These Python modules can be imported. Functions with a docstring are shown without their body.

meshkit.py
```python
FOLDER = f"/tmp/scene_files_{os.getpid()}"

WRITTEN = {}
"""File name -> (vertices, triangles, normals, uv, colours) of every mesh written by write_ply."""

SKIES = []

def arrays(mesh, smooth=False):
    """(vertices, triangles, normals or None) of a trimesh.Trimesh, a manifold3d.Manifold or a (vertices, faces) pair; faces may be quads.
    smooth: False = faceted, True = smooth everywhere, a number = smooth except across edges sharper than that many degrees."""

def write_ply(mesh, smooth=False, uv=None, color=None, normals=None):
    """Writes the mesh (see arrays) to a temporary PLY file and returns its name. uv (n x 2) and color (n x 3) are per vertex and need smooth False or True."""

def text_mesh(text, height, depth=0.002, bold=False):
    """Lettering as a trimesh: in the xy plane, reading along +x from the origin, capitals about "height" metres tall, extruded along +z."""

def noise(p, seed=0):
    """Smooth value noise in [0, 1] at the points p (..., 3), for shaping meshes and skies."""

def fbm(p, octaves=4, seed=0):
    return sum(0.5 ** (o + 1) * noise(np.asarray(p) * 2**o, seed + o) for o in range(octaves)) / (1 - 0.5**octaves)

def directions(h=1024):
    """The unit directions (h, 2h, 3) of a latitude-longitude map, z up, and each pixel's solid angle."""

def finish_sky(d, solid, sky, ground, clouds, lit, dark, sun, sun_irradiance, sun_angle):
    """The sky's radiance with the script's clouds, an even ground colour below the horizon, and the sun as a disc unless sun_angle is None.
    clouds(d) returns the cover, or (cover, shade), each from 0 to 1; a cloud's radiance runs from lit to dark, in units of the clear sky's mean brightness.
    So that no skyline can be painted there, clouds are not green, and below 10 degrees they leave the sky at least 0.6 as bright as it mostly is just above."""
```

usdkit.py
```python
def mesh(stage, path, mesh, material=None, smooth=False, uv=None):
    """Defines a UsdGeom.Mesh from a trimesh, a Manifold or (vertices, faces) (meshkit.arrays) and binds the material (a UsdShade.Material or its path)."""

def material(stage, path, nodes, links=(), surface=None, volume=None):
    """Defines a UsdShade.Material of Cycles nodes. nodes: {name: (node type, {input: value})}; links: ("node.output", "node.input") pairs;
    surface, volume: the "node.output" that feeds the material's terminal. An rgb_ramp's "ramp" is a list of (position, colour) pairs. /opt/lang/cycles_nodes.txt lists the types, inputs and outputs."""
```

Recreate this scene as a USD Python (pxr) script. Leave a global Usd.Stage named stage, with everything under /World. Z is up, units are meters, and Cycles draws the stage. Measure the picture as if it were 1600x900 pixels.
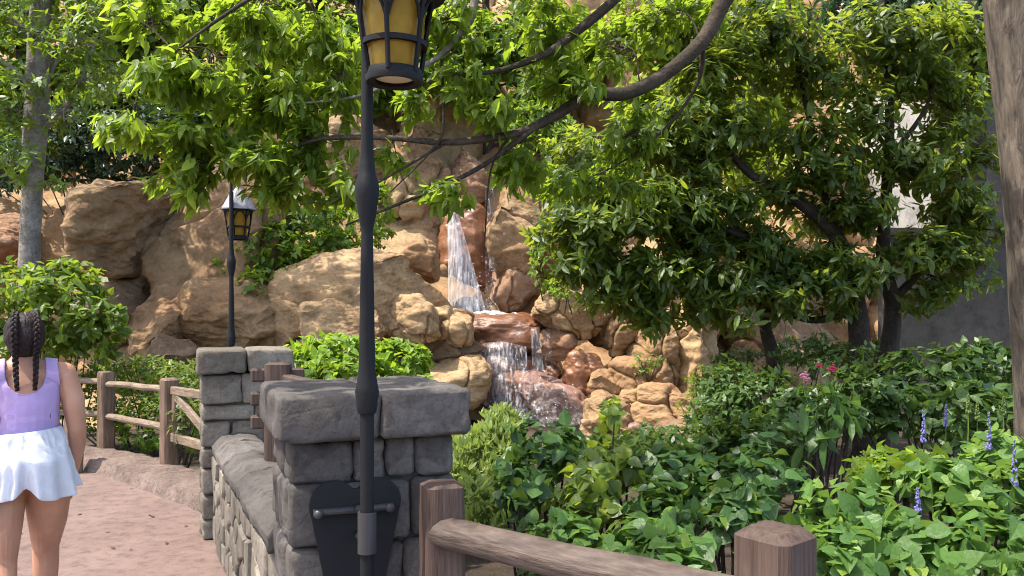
import math, random
import numpy as np, trimesh, manifold3d, usdkit, meshkit
from manifold3d import Manifold
from scipy.spatial import cKDTree
from scipy.sparse import coo_matrix, diags
from scipy.interpolate import RBFInterpolator
from shapely.geometry import Polygon, Point, MultiPoint, box as sbox
from shapely.ops import voronoi_diagram
from pxr import Usd, UsdGeom, UsdLux, UsdShade, Gf, Sdf, Vt

stage = Usd.Stage.CreateInMemory()
UsdGeom.SetStageUpAxis(stage, 'Z'); UsdGeom.SetStageMetersPerUnit(stage, 1.0)
UsdGeom.Xform.Define(stage, '/World'); stage.SetDefaultPrim(stage.GetPrimAtPath('/World'))
UsdGeom.Scope.Define(stage, '/World/Looks')

# ------------------------------------------------------------------ camera, sky, sun, exposure
FPX, VH, EYE = 1280.0, 487.0, 1.6          # focal length in photo pixels, horizon row, eye height
cam = UsdGeom.Camera.Define(stage, '/World/camera')
cam.CreateHorizontalApertureAttr(36.0); cam.CreateVerticalApertureAttr(20.25)
cam.CreateFocalLengthAttr(36.0 * FPX / 1600)
cam.CreateVerticalApertureOffsetAttr(37.0 / 1600 * 36)
cam.CreateClippingRangeAttr(Gf.Vec2f(0.05, 500))
cam.AddTranslateOp().Set(Gf.Vec3d(0, 0, EYE)); cam.AddRotateXOp().Set(90.0)
cam.CreateExposureAttr(1.44)
SUN = np.array([-0.42, -0.13, 0.90]); SUN /= np.linalg.norm(SUN)
sky_el, sky_rot = math.asin(SUN[2]), math.atan2(SUN[0], SUN[1])
usdkit.material(stage, '/World/Looks/sky', {
    's': ('sky_texture', {'sky_type': 'single_scattering', 'sun_disc': False, 'sun_elevation': sky_el, 'sun_rotation': sky_rot, 'aerosol_density': 3.0, 'ozone_density': .6}),
    'b': ('background_shader', {'strength': 0.15})}, [('s.color', 'b.color')], surface='b.background')
dome = UsdLux.DomeLight.Define(stage, '/World/sky')
UsdShade.MaterialBindingAPI.Apply(dome.GetPrim()).Bind(UsdShade.Material.Get(stage, '/World/Looks/sky'))
sun = UsdLux.DistantLight.Define(stage, '/World/sun')
sun.CreateIntensityAttr(0.84); sun.CreateAngleAttr(0.5); sun.CreateColorAttr(Gf.Vec3f(1.0, 0.94, 0.84))
sun.CreateNormalizeAttr(True)
q = Gf.Rotation(Gf.Vec3d(0, 0, 1), Gf.Vec3d(*SUN))
sun.AddTransformOp().Set(Gf.Matrix4d().SetRotate(q))

# ------------------------------------------------------------------ helpers
def P(px, py, d):
    """the point of the place seen at this photo pixel, d metres in front of the viewer"""
    return np.array([(px - 800) / FPX * d, d, EYE - (py - VH) / FPX * d])

def proj(v):
    v = np.asarray(v, float); d = np.maximum(v[..., 1], 0.05)
    return 800 + v[..., 0] / d * FPX, VH - (v[..., 2] - EYE) / d * FPX

def unit(v):
    v = np.asarray(v, float)
    return v / np.maximum(np.linalg.norm(v, axis=-1, keepdims=True), 1e-9)

COUNT, LOC = {}, {}
def path_for(parent, name):
    base = f'{parent}/{name}'
    k = COUNT.get(base, 0); COUNT[base] = k + 1
    return base if k == 0 else f'{base}_{k:03d}'

def keys(prim, label=None, cat=None, group=None, kind=None):
    for k, v in (('label', label), ('category', cat), ('group', group), ('kind', kind)):
        if v: prim.SetCustomDataByKey(k, v)

def thing(name, label, cat, loc=(0, 0, 0), group=None):
    p = path_for('/World', name)
    x = UsdGeom.Xform.Define(stage, p); loc = np.asarray(loc, float)
    x.AddTranslateOp().Set(Gf.Vec3d(*map(float, loc))); LOC[p] = loc
    keys(x.GetPrim(), label, cat, group)
    return p

def obj(name, mesh, mat, parent='/World', smooth=35, label=None, cat=None, group=None, kind=None):
    """one mesh; geometry comes in world coordinates, stored relative to its thing"""
    p = path_for(parent, name)
    top = '/'.join(p.split('/')[:3]); loc = LOC.get(top, np.zeros(3))
    if hasattr(mesh, 'to_mesh'):
        m = mesh.to_mesh(); mesh = trimesh.Trimesh(m.vert_properties[:, :3], m.tri_verts, process=False)
    elif isinstance(mesh, tuple):
        mesh = trimesh.Trimesh(np.asarray(mesh[0], float), np.asarray(mesh[1], int), process=False)
    else:
        mesh = mesh.copy()
    mesh.vertices = mesh.vertices - loc
    pr = usdkit.mesh(stage, p, mesh, '/World/Looks/' + mat, smooth=smooth).GetPrim()
    keys(pr, label, cat, group, kind)
    return p

def cat_meshes(ms):
    vs, fs, o = [], [], 0
    for m in ms:
        v, f = (m.vertices, m.faces) if hasattr(m, 'vertices') else m
        vs.append(np.asarray(v)); fs.append(np.asarray(f) + o); o += len(v)
    return trimesh.Trimesh(np.vstack(vs), np.vstack(fs), process=False)

def spline(pts, n):
    """Catmull-Rom through the points"""
    p = np.asarray(pts, float)
    if len(p) < 3: return p[0] + (p[-1] - p[0]) * np.linspace(0, 1, n)[:, None]
    p = np.vstack([2 * p[0] - p[1], p, 2 * p[-1] - p[-2]])
    t = np.linspace(0, len(p) - 3 - 1e-6, n); i = t.astype(int); t = (t - i)[:, None]
    a, b, c, d = p[i], p[i + 1], p[i + 2], p[i + 3]
    return 0.5 * (2 * b + (c - a) * t + (2 * a - 5 * b + 4 * c - d) * t ** 2 + (3 * b - a - 3 * c + d) * t ** 3)

def tube(pts, rad, n=8, wob=0.0, seed=0, squash=None):
    p = np.asarray(pts, float); m = len(p)
    r = np.interp(np.linspace(0, 1, m), np.linspace(0, 1, np.size(rad)), np.atleast_1d(rad)) if np.size(rad) != m else np.asarray(rad, float)
    t = unit(np.gradient(p, axis=0))
    ref = np.array([0, 0, 1.0]) if abs(t[0][2]) < 0.9 else np.array([1.0, 0, 0])
    u = unit(np.cross(t[0], ref)); us = []
    for k in range(m):
        u = unit(u - t[k] * (u @ t[k])); us.append(u)
    us = np.array(us); ws = np.cross(t, us)
    a = np.arange(n) * 2 * np.pi / n
    cs = np.cos(a)[None, :, None]; sn = np.sin(a)[None, :, None]
    if squash: sn = sn * squash
    rr = np.repeat(r[:, None], n, 1)
    V = p[:, None] + (us[:, None] * cs + ws[:, None] * sn) * rr[..., None]
    if wob:
        V = p[:, None] + (V - p[:, None]) * (1 + wob * (meshkit.fbm(V * (0.25 / max(r.max(), .004)) * 1.0, 3, seed)[..., None] - .5) * 2)
    V = V.reshape(-1, 3)
    i = np.arange(m - 1)[:, None] * n; j = np.arange(n)[None]; jn = (j + 1) % n
    q = np.stack([i + j, i + jn, i + n + jn, i + n + j], -1).reshape(-1, 4)
    f = np.vstack([q[:, [0, 1, 2]], q[:, [0, 2, 3]]])
    c0, c1 = len(V), len(V) + 1
    V = np.vstack([V, p[0], p[-1]])
    k = np.arange(n); kn = (k + 1) % n
    f = np.vstack([f, np.stack([np.full(n, c0), kn, k], 1), np.stack([np.full(n, c1), (m - 1) * n + k, (m - 1) * n + kn], 1)])
    return trimesh.Trimesh(V, f, process=False)

def lathe(prof, center, n=24):
    """prof: (radius, z) pairs from below to above"""
    prof = np.asarray(prof, float); a = np.arange(n) * 2 * np.pi / n
    V = np.stack([prof[:, :1] * np.cos(a), prof[:, :1] * np.sin(a), np.repeat(prof[:, 1:], n, 1)], -1).reshape(-1, 3) + np.asarray(center)
    m = len(prof); i = np.arange(m - 1)[:, None] * n; j = np.arange(n)[None]; jn = (j + 1) % n
    q = np.stack([i + j, i + jn, i + n + jn, i + n + j], -1).reshape(-1, 4)
    return trimesh.Trimesh(V, np.vstack([q[:, [0, 1, 2]], q[:, [0, 2, 3]]]), process=False)

def hull(pts):
    return Manifold.hull_points(np.asarray(pts, float))

def rot2(a):
    return np.array([[math.cos(a), -math.sin(a), 0], [math.sin(a), math.cos(a), 0], [0, 0, 1.0]])

def cbox(size, ch=0.01, jit=0.0, rng=None):
    """chamfered box centred on the origin"""
    s = np.asarray(size, float) / 2; pts = []
    for sx in (-1, 1):
        for sy in (-1, 1):
            for sz in (-1, 1):
                c = s * (sx, sy, sz)
                if jit and rng is not None: c = c + rng.normal(0, jit, 3)
                for k in range(3):
                    o = np.array([sx, sy, sz]) * -ch; o[k] = 0
                    pts.append(c + o)
    return hull(pts)

def to_tm(m):
    m = m.to_mesh(); return trimesh.Trimesh(m.vert_properties[:, :3], m.tri_verts, process=False)

def stone_block(size, ch, rng, rough=0.0045, res=0.03, jit=0.004):
    """rounded, slightly irregular block of stone"""
    m = to_tm(cbox(size, ch, jit, rng).refine_to_length(res))
    n = m.vertex_normals; seed = int(rng.integers(1e6))
    d = (meshkit.fbm(m.vertices * 9 + seed % 97, 3, seed) - .5) * 2 * rough + (meshkit.fbm(m.vertices * 35 + seed % 89, 2, seed) - .5) * rough * .7
    m.vertices = m.vertices + n * d[:, None]
    chip = np.clip(meshkit.fbm(m.vertices * 16 + seed % 61, 3, seed + 5) - .60, 0, 1) * .09
    m.vertices = m.vertices - n * chip[:, None]
    trimesh.smoothing.filter_laplacian(m, lamb=.2, iterations=1)
    return m

def xf(m, R=None, t=(0, 0, 0)):
    m = m.copy() if hasattr(m, 'vertices') else to_tm(m)
    v = m.vertices
    if R is not None: v = v @ np.asarray(R).T
    m.vertices = v + np.asarray(t)
    return m

# ------------------------------------------------------------------ materials
def M(name, nodes, links, surface='p.BSDF'):
    usdkit.material(stage, '/World/Looks/' + name, nodes, links, surface=surface)

def rocky(name, c1, c2, c3, scale=0.7, rough=0.85, bump=0.5, fine=30, spec=.3, bdist=.03, var=.18):
    M(name, {
        'g': ('geometry', {}), 'oi': ('object_info', {}),
        'n1': ('noise_texture', {'scale': scale, 'detail': 6.0, 'roughness': .6}),
        'n2': ('noise_texture', {'scale': scale * 6, 'detail': 8.0, 'roughness': .7}),
        'n3': ('noise_texture', {'scale': fine, 'detail': 6.0, 'roughness': .75}),
        'r1': ('rgb_ramp', {'ramp': [(.3, c1), (.5, c2), (.68, c3)]}),
        'r2': ('rgb_ramp', {'ramp': [(.3, (.52, .5, .48)), (.5, (1, 1, 1)), (.75, (1.2, 1.17, 1.1))]}),
        'r3': ('rgb_ramp', {'ramp': [(.3, (.7, .68, .66)), (.55, (1, 1, 1)), (.8, (1.2, 1.18, 1.15))]}),
        'm1': ('mix', {'mix_type': 'multiply', 'fac': 1.0}), 'm2': ('mix', {'mix_type': 'multiply', 'fac': 1.0}),
        'hv': ('map_range', {'from_min': 0.0, 'from_max': 1.0, 'to_min': 1 - var, 'to_max': 1 + var}),
        'hs': ('hsv', {'saturation': 1.0}),
        'v': ('voronoi_texture', {'feature': 'distance_to_edge', 'scale': fine * .10}),
        'vr': ('rgb_ramp', {'ramp': [(0, (0, 0, 0)), (.05, (1, 1, 1))]}),
        'a': ('math', {'math_type': 'multiply_add', 'value2': .22}),
        'h': ('math', {'math_type': 'multiply_add', 'value2': .8}),
        'bw': ('rgb_to_bw', {}),
        'b': ('bump', {'strength': bump, 'distance': bdist}),
        'p': ('principled_bsdf', {'roughness': rough, 'specular_ior_level': spec})},
      [('g.position', 'n1.vector'), ('g.position', 'n2.vector'), ('g.position', 'n3.vector'), ('g.position', 'v.vector'),
       ('n1.fac', 'r1.fac'), ('n2.fac', 'r2.fac'), ('n3.fac', 'r3.fac'), ('r1.color', 'm1.color1'), ('r2.color', 'm1.color2'),
       ('m1.color', 'm2.color1'), ('r3.color', 'm2.color2'), ('m2.color', 'hs.color'), ('oi.random', 'hv.value'), ('hv.result', 'hs.value'),
       ('hs.color', 'p.base_color'),
       ('v.distance', 'vr.fac'), ('vr.color', 'bw.color'), ('bw.val', 'a.value1'), ('n3.fac', 'a.value3'), ('n2.fac', 'h.value1'), ('a.value', 'h.value3'), ('h.value', 'b.height'), ('b.normal', 'p.normal')])

rocky('rock_tan', (.208, .108, .050), (.295, .186, .096), (.372, .262, .143), .55, bump=.55, fine=22)
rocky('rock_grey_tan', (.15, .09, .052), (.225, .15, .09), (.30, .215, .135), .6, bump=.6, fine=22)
rocky('rock_red', (.18, .09, .048), (.25, .145, .085), (.32, .215, .135), .8, bump=.5, fine=22)
rocky('rock_wet', (.13, .055, .028), (.22, .095, .045), (.31, .16, .085), 1.2, rough=.28, bump=.4, fine=20, spec=.6)
rocky('rock_pink', (.15, .075, .055), (.22, .125, .095), (.28, .175, .14), 1.5, rough=.32, bump=.5, fine=20, spec=.5)
rocky('stone_grey', (.060, .053, .048), (.090, .080, .073), (.122, .109, .099), 3.0, bump=.5, fine=70, bdist=.01, var=.3)
rocky('stone_warm', (.105, .09, .073), (.152, .132, .107), (.20, .178, .147), 3.0, bump=.5, fine=60, bdist=.01, var=.3)
rocky('mortar', (.07, .065, .058), (.09, .083, .075), (.11, .10, .09), 4.0, fine=80, bdist=.006)
rocky('path_concrete', (.138, .093, .080), (.158, .108, .093), (.175, .122, .105), 1.6, rough=.8, bump=.25, fine=90, bdist=.006, var=0)
rocky('kerb_stone', (.10, .072, .06), (.17, .125, .105), (.23, .17, .145), 4.0, bump=1.0, fine=40, bdist=.02, var=.1)
rocky('soil', (.035, .024, .016), (.06, .042, .028), (.10, .075, .05), 2.0, bump=1.0, fine=35, var=0)
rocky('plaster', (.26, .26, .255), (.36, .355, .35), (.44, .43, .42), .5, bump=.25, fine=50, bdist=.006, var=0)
rocky('plaster_shaded', (.036, .033, .029), (.062, .057, .05), (.095, .088, .078), .8, bump=.25, fine=50, bdist=.006, var=0)  # darkened plaster: the shade on these wall faces is put into the colour
rocky('bark_brown', (.035, .026, .02), (.065, .05, .037), (.11, .085, .065), 3.0, bump=1.0, fine=40, bdist=.02, var=.1)
rocky('bark_grey', (.13, .115, .10), (.21, .19, .165), (.29, .27, .235), 4.0, bump=1.0, fine=45, bdist=.02, var=.1)
rocky('bark_dark', (.025, .018, .014), (.045, .034, .026), (.07, .055, .042), 5.0, bump=.8, fine=40, bdist=.02, var=.1)

M('bark_ridged', {'g': ('geometry', {}), 'mp': ('mapping', {'scale': (26, 26, 5)}), 'n1': ('noise_texture', {'scale': 1.0, 'detail': 7.0, 'roughness': .7, 'distortion': .6}),
    'n2': ('noise_texture', {'scale': 3.0, 'detail': 5.0}), 'r1': ('rgb_ramp', {'ramp': [(.36, (.035, .028, .022)), (.5, (.115, .088, .066)), (.66, (.20, .16, .122))]}),
    'r2': ('rgb_ramp', {'ramp': [(.35, (.7, .68, .64)), (.6, (1.1, 1.1, 1.08))]}), 'm': ('mix', {'mix_type': 'multiply', 'fac': 1.0}),
    'b': ('bump', {'strength': 1.0, 'distance': .035}), 'p': ('principled_bsdf', {'roughness': .9})},
  [('g.position', 'mp.vector'), ('mp.vector', 'n1.vector'), ('g.position', 'n2.vector'), ('n1.fac', 'r1.fac'), ('n2.fac', 'r2.fac'), ('r1.color', 'm.color1'), ('r2.color', 'm.color2'),
   ('m.color', 'p.base_color'), ('n1.fac', 'b.height'), ('b.normal', 'p.normal')])

def woody(name, c1, c2, axis_scale):
    M(name, {
        'g': ('geometry', {}), 'mp': ('mapping', {'scale': axis_scale}), 'oi': ('object_info', {}),
        'n1': ('noise_texture', {'scale': 1.0, 'detail': 7.0, 'roughness': .65}),
        'n2': ('noise_texture', {'scale': 5.0, 'detail': 5.0}),
        'r1': ('rgb_ramp', {'ramp': [(.3, tuple(x * .55 for x in c1)), (.45, c1), (.7, c2)]}),
        'r2': ('rgb_ramp', {'ramp': [(.3, (.75, .72, .7)), (.7, (1.15, 1.15, 1.15))]}),
        'm': ('mix', {'mix_type': 'multiply', 'fac': 1.0}),
        'b': ('bump', {'strength': .6, 'distance': .012}),
        'p': ('principled_bsdf', {'roughness': .7, 'specular_ior_level': .35})},
      [('g.position', 'mp.vector'), ('mp.vector', 'n1.vector'), ('g.position', 'n2.vector'), ('n1.fac', 'r1.fac'), ('n2.fac', 'r2.fac'),
       ('r1.color', 'm.color1'), ('r2.color', 'm.color2'), ('m.color', 'p.base_color'), ('n1.fac', 'b.height'), ('b.normal', 'p.normal')])
woody('wood_post', (.066, .041, .031), (.102, .070, .055), (60, 60, 3))
woody('wood_post_light', (.12, .078, .052), (.19, .13, .09), (50, 50, 4))
woody('wood_rail_light', (.17, .125, .085), (.26, .20, .145), (10, 10, 60))
woody('wood_rail', (.075, .053, .042), (.14, .108, .088), (9, 9, 70))

M('iron', {'g': ('geometry', {}), 'n': ('noise_texture', {'scale': 60.0, 'detail': 4.0}), 'b': ('bump', {'strength': .25, 'distance': .004}),
           'p': ('principled_bsdf', {'base_color': (.010, .0105, .012), 'roughness': .6, 'specular_ior_level': .16})},
  [('g.position', 'n.vector'), ('n.fac', 'b.height'), ('b.normal', 'p.normal')])
M('iron_grey', {'p': ('principled_bsdf', {'base_color': (.035, .035, .038), 'roughness': .45, 'metallic': .2})}, [])
M('lamp_roof_metal', {'p': ('principled_bsdf', {'base_color': (.19, .185, .20), 'roughness': .45, 'metallic': .2})}, [])
M('amber_glass', {'g': ('geometry', {}), 'n': ('noise_texture', {'scale': 18.0, 'detail': 3.0}),
    'r': ('rgb_ramp', {'ramp': [(.3, (.42, .26, .02)), (.7, (.56, .37, .045))]}),
    'd': ('principled_bsdf', {'roughness': .3}), 't': ('translucent_bsdf', {}), 'm': ('mix_closure', {'fac': .55})},
  [('g.position', 'n.vector'), ('n.fac', 'r.fac'), ('r.color', 'd.base_color'), ('r.color', 't.color'), ('d.BSDF', 'm.closure1'), ('t.BSDF', 'm.closure2')], surface='m.closure')
M('cream_glass', {'p': ('principled_bsdf', {'base_color': (.62, .55, .40), 'roughness': .4})}, [])

def leafy(name, dark, light, trans, tfac=.4, rough=.42, spec=.5):
    M(name, {
        'g': ('geometry', {}), 'oi': ('object_info', {}),
        'ad': ('math', {'math_type': 'add'}), 'fr': ('math', {'math_type': 'fraction'}),
        'r': ('rgb_ramp', {'ramp': [(0, dark), (.6, light), (.93, tuple(min(.5, x * 1.4) for x in light)), (1, (light[0] * 2.4, light[1] * 1.7, light[2]))]}),
        'rt': ('rgb_ramp', {'ramp': [(0, tuple(x * .7 for x in trans)), (1, trans)]}),
        'n': ('noise_texture', {'scale': 45.0, 'detail': 4.0}), 'b': ('bump', {'strength': .4, 'distance': .012}),
        'n2': ('noise_texture', {'scale': 70.0, 'detail': 4.0, 'roughness': .65}), 'r2': ('rgb_ramp', {'ramp': [(.28, (.55, .45, .3)), (.42, (.9, .9, .85)), (.6, (1.05, 1.05, 1.0)), (.78, (1.35, 1.25, 1.1))]}), 'mm': ('mix', {'mix_type': 'multiply', 'fac': 1.0}),
        'p': ('principled_bsdf', {'roughness': rough, 'specular_ior_level': spec}),
        't': ('translucent_bsdf', {}), 'm': ('mix_closure', {'fac': tfac})},
      [('g.random_per_island', 'ad.value1'), ('oi.random', 'ad.value2'), ('ad.value', 'fr.value1'), ('fr.value', 'r.fac'), ('fr.value', 'rt.fac'),
       ('g.position', 'n.vector'), ('n.fac', 'b.height'), ('b.normal', 'p.normal'),
       ('g.position', 'n2.vector'), ('n2.fac', 'r2.fac'), ('r.color', 'mm.color1'), ('r2.color', 'mm.color2'), ('mm.color', 'p.base_color'), ('rt.color', 't.color'), ('p.BSDF', 'm.closure1'), ('t.BSDF', 'm.closure2')], surface='m.closure')
leafy('leaf_lime', (.08, .13, .012), (.135, .215, .022), (.43, .60, .04), .58)
leafy('leaf_mid', (.04, .08, .014), (.09, .155, .024), (.32, .44, .03), .46)
leafy('leaf_dark', (.042, .080, .016), (.10, .155, .03), (.46, .56, .05), .52, rough=.4)
leafy('leaf_deep', (.020, .046, .012), (.048, .092, .020), (.13, .21, .025), .34, rough=.4)  # shaded understorey green, the shade put into the leaf colour
leafy('leaf_fresh', (.045, .105, .026), (.085, .165, .042), (.24, .40, .06), .42, spec=.35)
leafy('leaf_gloss', (.012, .032, .012), (.025, .058, .018), (.05, .10, .02), .2, rough=.28)
leafy('leaf_blue', (.022, .058, .018), (.05, .108, .028), (.17, .28, .035), .36, rough=.42, spec=.38)
leafy('leaf_bright', (.06, .125, .014), (.11, .19, .022), (.34, .48, .03), .48)
leafy('leaf_pale', (.10, .15, .035), (.17, .23, .06), (.33, .42, .07), .45)
leafy('leaf_brown', (.05, .035, .02), (.10, .07, .035), (.14, .1, .03), .3)
M('petal_blue', {'p': ('principled_bsdf', {'base_color': (.13, .115, .30), 'roughness': .6})}, [])
M('petal_pink', {'p': ('principled_bsdf', {'base_color': (.62, .22, .30), 'roughness': .6})}, [])
M('petal_red', {'p': ('principled_bsdf', {'base_color': (.42, .03, .07), 'roughness': .6})}, [])

M('skin', {'g': ('geometry', {}), 'n': ('noise_texture', {'scale': 9.0, 'detail': 4.0}),
           'r': ('rgb_ramp', {'ramp': [(.3, (.34, .165, .10)), (.7, (.44, .235, .15))]}),
           'p': ('principled_bsdf', {'roughness': .5, 'subsurface_weight': .12, 'subsurface_scale': .01, 'subsurface_radius': (1, .35, .2)})},
  [('g.position', 'n.vector'), ('n.fac', 'r.fac'), ('r.color', 'p.base_color')])
M('hair', {'g': ('geometry', {}), 'mp': ('mapping', {'scale': (160, 160, 22)}), 'n': ('noise_texture', {'scale': 1.0, 'detail': 4.0}),
           'r': ('rgb_ramp', {'ramp': [(.35, (.006, .004, .004)), (.7, (.030, .017, .016))]}), 'b': ('bump', {'strength': .7, 'distance': .006}),
           'p': ('principled_bsdf', {'roughness': .6, 'specular_ior_level': .22})},
  [('g.position', 'mp.vector'), ('mp.vector', 'n.vector'), ('n.fac', 'r.fac'), ('r.color', 'p.base_color'), ('n.fac', 'b.height'), ('b.normal', 'p.normal')])
def cloth(name, c, rough=.85, bscale=14.0, bd=.012):
    M(name, {'g': ('geometry', {}), 'n': ('noise_texture', {'scale': bscale, 'detail': 4.0}), 'n2': ('noise_texture', {'scale': 300.0}),
             'r': ('rgb_ramp', {'ramp': [(.3, tuple(x * .93 for x in c)), (.7, c)]}), 'h': ('math', {'math_type': 'multiply_add', 'value2': .1}),
             'b': ('bump', {'strength': .4, 'distance': bd}), 'p': ('principled_bsdf', {'roughness': rough, 'sheen_weight': .15})},
      [('g.position', 'n.vector'), ('g.position', 'n2.vector'), ('n.fac', 'r.fac'), ('r.color', 'p.base_color'), ('n2.fac', 'h.value1'), ('n.fac', 'h.value3'), ('h.value', 'b.height'), ('b.normal', 'p.normal')])
cloth('lavender_knit', (.40, .285, .53), bscale=10.0, bd=.02); cloth('white_cloth', (.60, .63, .69), bscale=7.0, bd=.03)
cloth('shoe_cloth', (.6, .6, .6))

def watery(name, sc, lo, hi, amin=.0, amax=.9, col=(.86, .90, .95)):
    M(name, {'g': ('geometry', {}), 'mp': ('mapping', {'scale': sc}), 'n': ('noise_texture', {'scale': 1.0, 'detail': 6.0, 'roughness': .65, 'distortion': .4}),
             'mr': ('map_range', {'from_min': lo, 'from_max': hi, 'to_min': amin, 'to_max': amax, 'clamp': True}),
             'b': ('bump', {'strength': .6, 'distance': .03}),
             't': ('transparent_bsdf', {}), 'gl': ('glossy_bsdf', {'roughness': .12}), 'fr': ('fresnel', {'IOR': 1.33}), 'mg': ('mix_closure', {}),
             'p': ('principled_bsdf', {'base_color': col, 'roughness': .25}), 'm': ('mix_closure', {})},
      [('g.position', 'mp.vector'), ('mp.vector', 'n.vector'), ('n.fac', 'mr.value'), ('mr.result', 'm.fac'), ('n.fac', 'b.height'), ('b.normal', 'p.normal'), ('b.normal', 'gl.normal'),
       ('fr.fac', 'mg.fac'), ('t.BSDF', 'mg.closure1'), ('gl.BSDF', 'mg.closure2'), ('mg.closure', 'm.closure1'), ('p.BSDF', 'm.closure2')], surface='m.closure')
watery('fall_water', (30, 10, 1.0), .42, .74, .04, .52, (.75, .77, .80))
watery('cascade_water', (34, 12, 1.2), .50, .76, .02, .46, (.70, .73, .76))
watery('thin_water', (24, 14, 3.0), .56, .80, .0, .35)
watery('pool_water', (9, 9, 9), .5, .75, .03, .7, (.8, .75, .7))
watery('foam', (26, 26, 26), .38, .6, .1, .95)
# ------------------------------------------------------------------ foliage
def leaf_tmpl(kind):
    """x across, y along (0..1), z up: a folded, drooping blade"""
    if kind == 'ovate':
        ts, ws, fold, bend = [0, .12, .3, .5, .75, 1], [0, .17, .27, .28, .15, 0], .10, -.16
    elif kind == 'heart':
        ts, ws, fold, bend = [0, .07, .2, .38, .58, .8, 1], [.08, .29, .40, .40, .31, .15, 0], .08, -.20
    elif kind == 'lance':
        ts, ws, fold, bend = [0, .3, .65, 1], [.03, .17, .15, 0], .04, -.10
    elif kind == 'leaflet':
        ts, ws, fold, bend = [0, .15, .4, .7, 1], [0, .14, .20, .13, 0], .08, -.16
    else:
        ts, ws, fold, bend = [0, .45, 1], [0, .26, 0], .06, -.08
    V, row = [], []
    for t, w in zip(ts, ws):
        z = bend * t * t
        if w < 1e-6: row.append((len(V),)); V.append((0, t, z))
        else:
            row.append((len(V), len(V) + 1, len(V) + 2)); V += [(-w, t, z + fold * w / .3), (0, t, z), (w, t, z + fold * w / .3)]
    Fc = []
    for a, b in zip(row[:-1], row[1:]):
        if len(a) == 1: Fc += [(a[0], b[1], b[0]), (a[0], b[2], b[1])]
        elif len(b) == 1: Fc += [(a[0], a[1], b[0]), (a[1], a[2], b[0])]
        else: Fc += [(a[0], a[1], b[1]), (a[0], b[1], b[0]), (a[1], a[2], b[2]), (a[1], b[2], b[1])]
    return np.array(V, float), np.array(Fc, int)
TM = {k: leaf_tmpl(k) for k in ('ovate', 'heart', 'lance', 'small', 'leaflet')}

def place_leaves(kind, pos, dirs, nor, size, rng):
    V0, _ = TM[kind]
    y = unit(dirs); x = unit(np.cross(y, nor)); z = np.cross(x, y)
    w = rng.uniform(.8, 1.2, len(pos)); bend = rng.uniform(-.9, 2.3, len(pos))
    L = V0[None] * np.stack([w, np.ones_like(w), bend], 1)[:, None]
    return pos[:, None] + size[:, None, None] * (L[..., :1] * x[:, None] + L[..., 1:2] * y[:, None] + L[..., 2:] * z[:, None])

def raw_mesh(p, V, Fc, mat):
    m = UsdGeom.Mesh.Define(stage, p)
    m.CreatePointsAttr(Vt.Vec3fArray.FromNumpy(np.ascontiguousarray(V, np.float32)))
    m.CreateFaceVertexCountsAttr(Vt.IntArray.FromNumpy(np.full(len(Fc), 3, np.int32)))
    m.CreateFaceVertexIndicesAttr(Vt.IntArray.FromNumpy(np.ascontiguousarray(Fc, np.int32).ravel()))
    m.CreateSubdivisionSchemeAttr('none')
    UsdShade.MaterialBindingAPI.Apply(m.GetPrim()).Bind(mat)
    return m.GetPrim()

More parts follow.
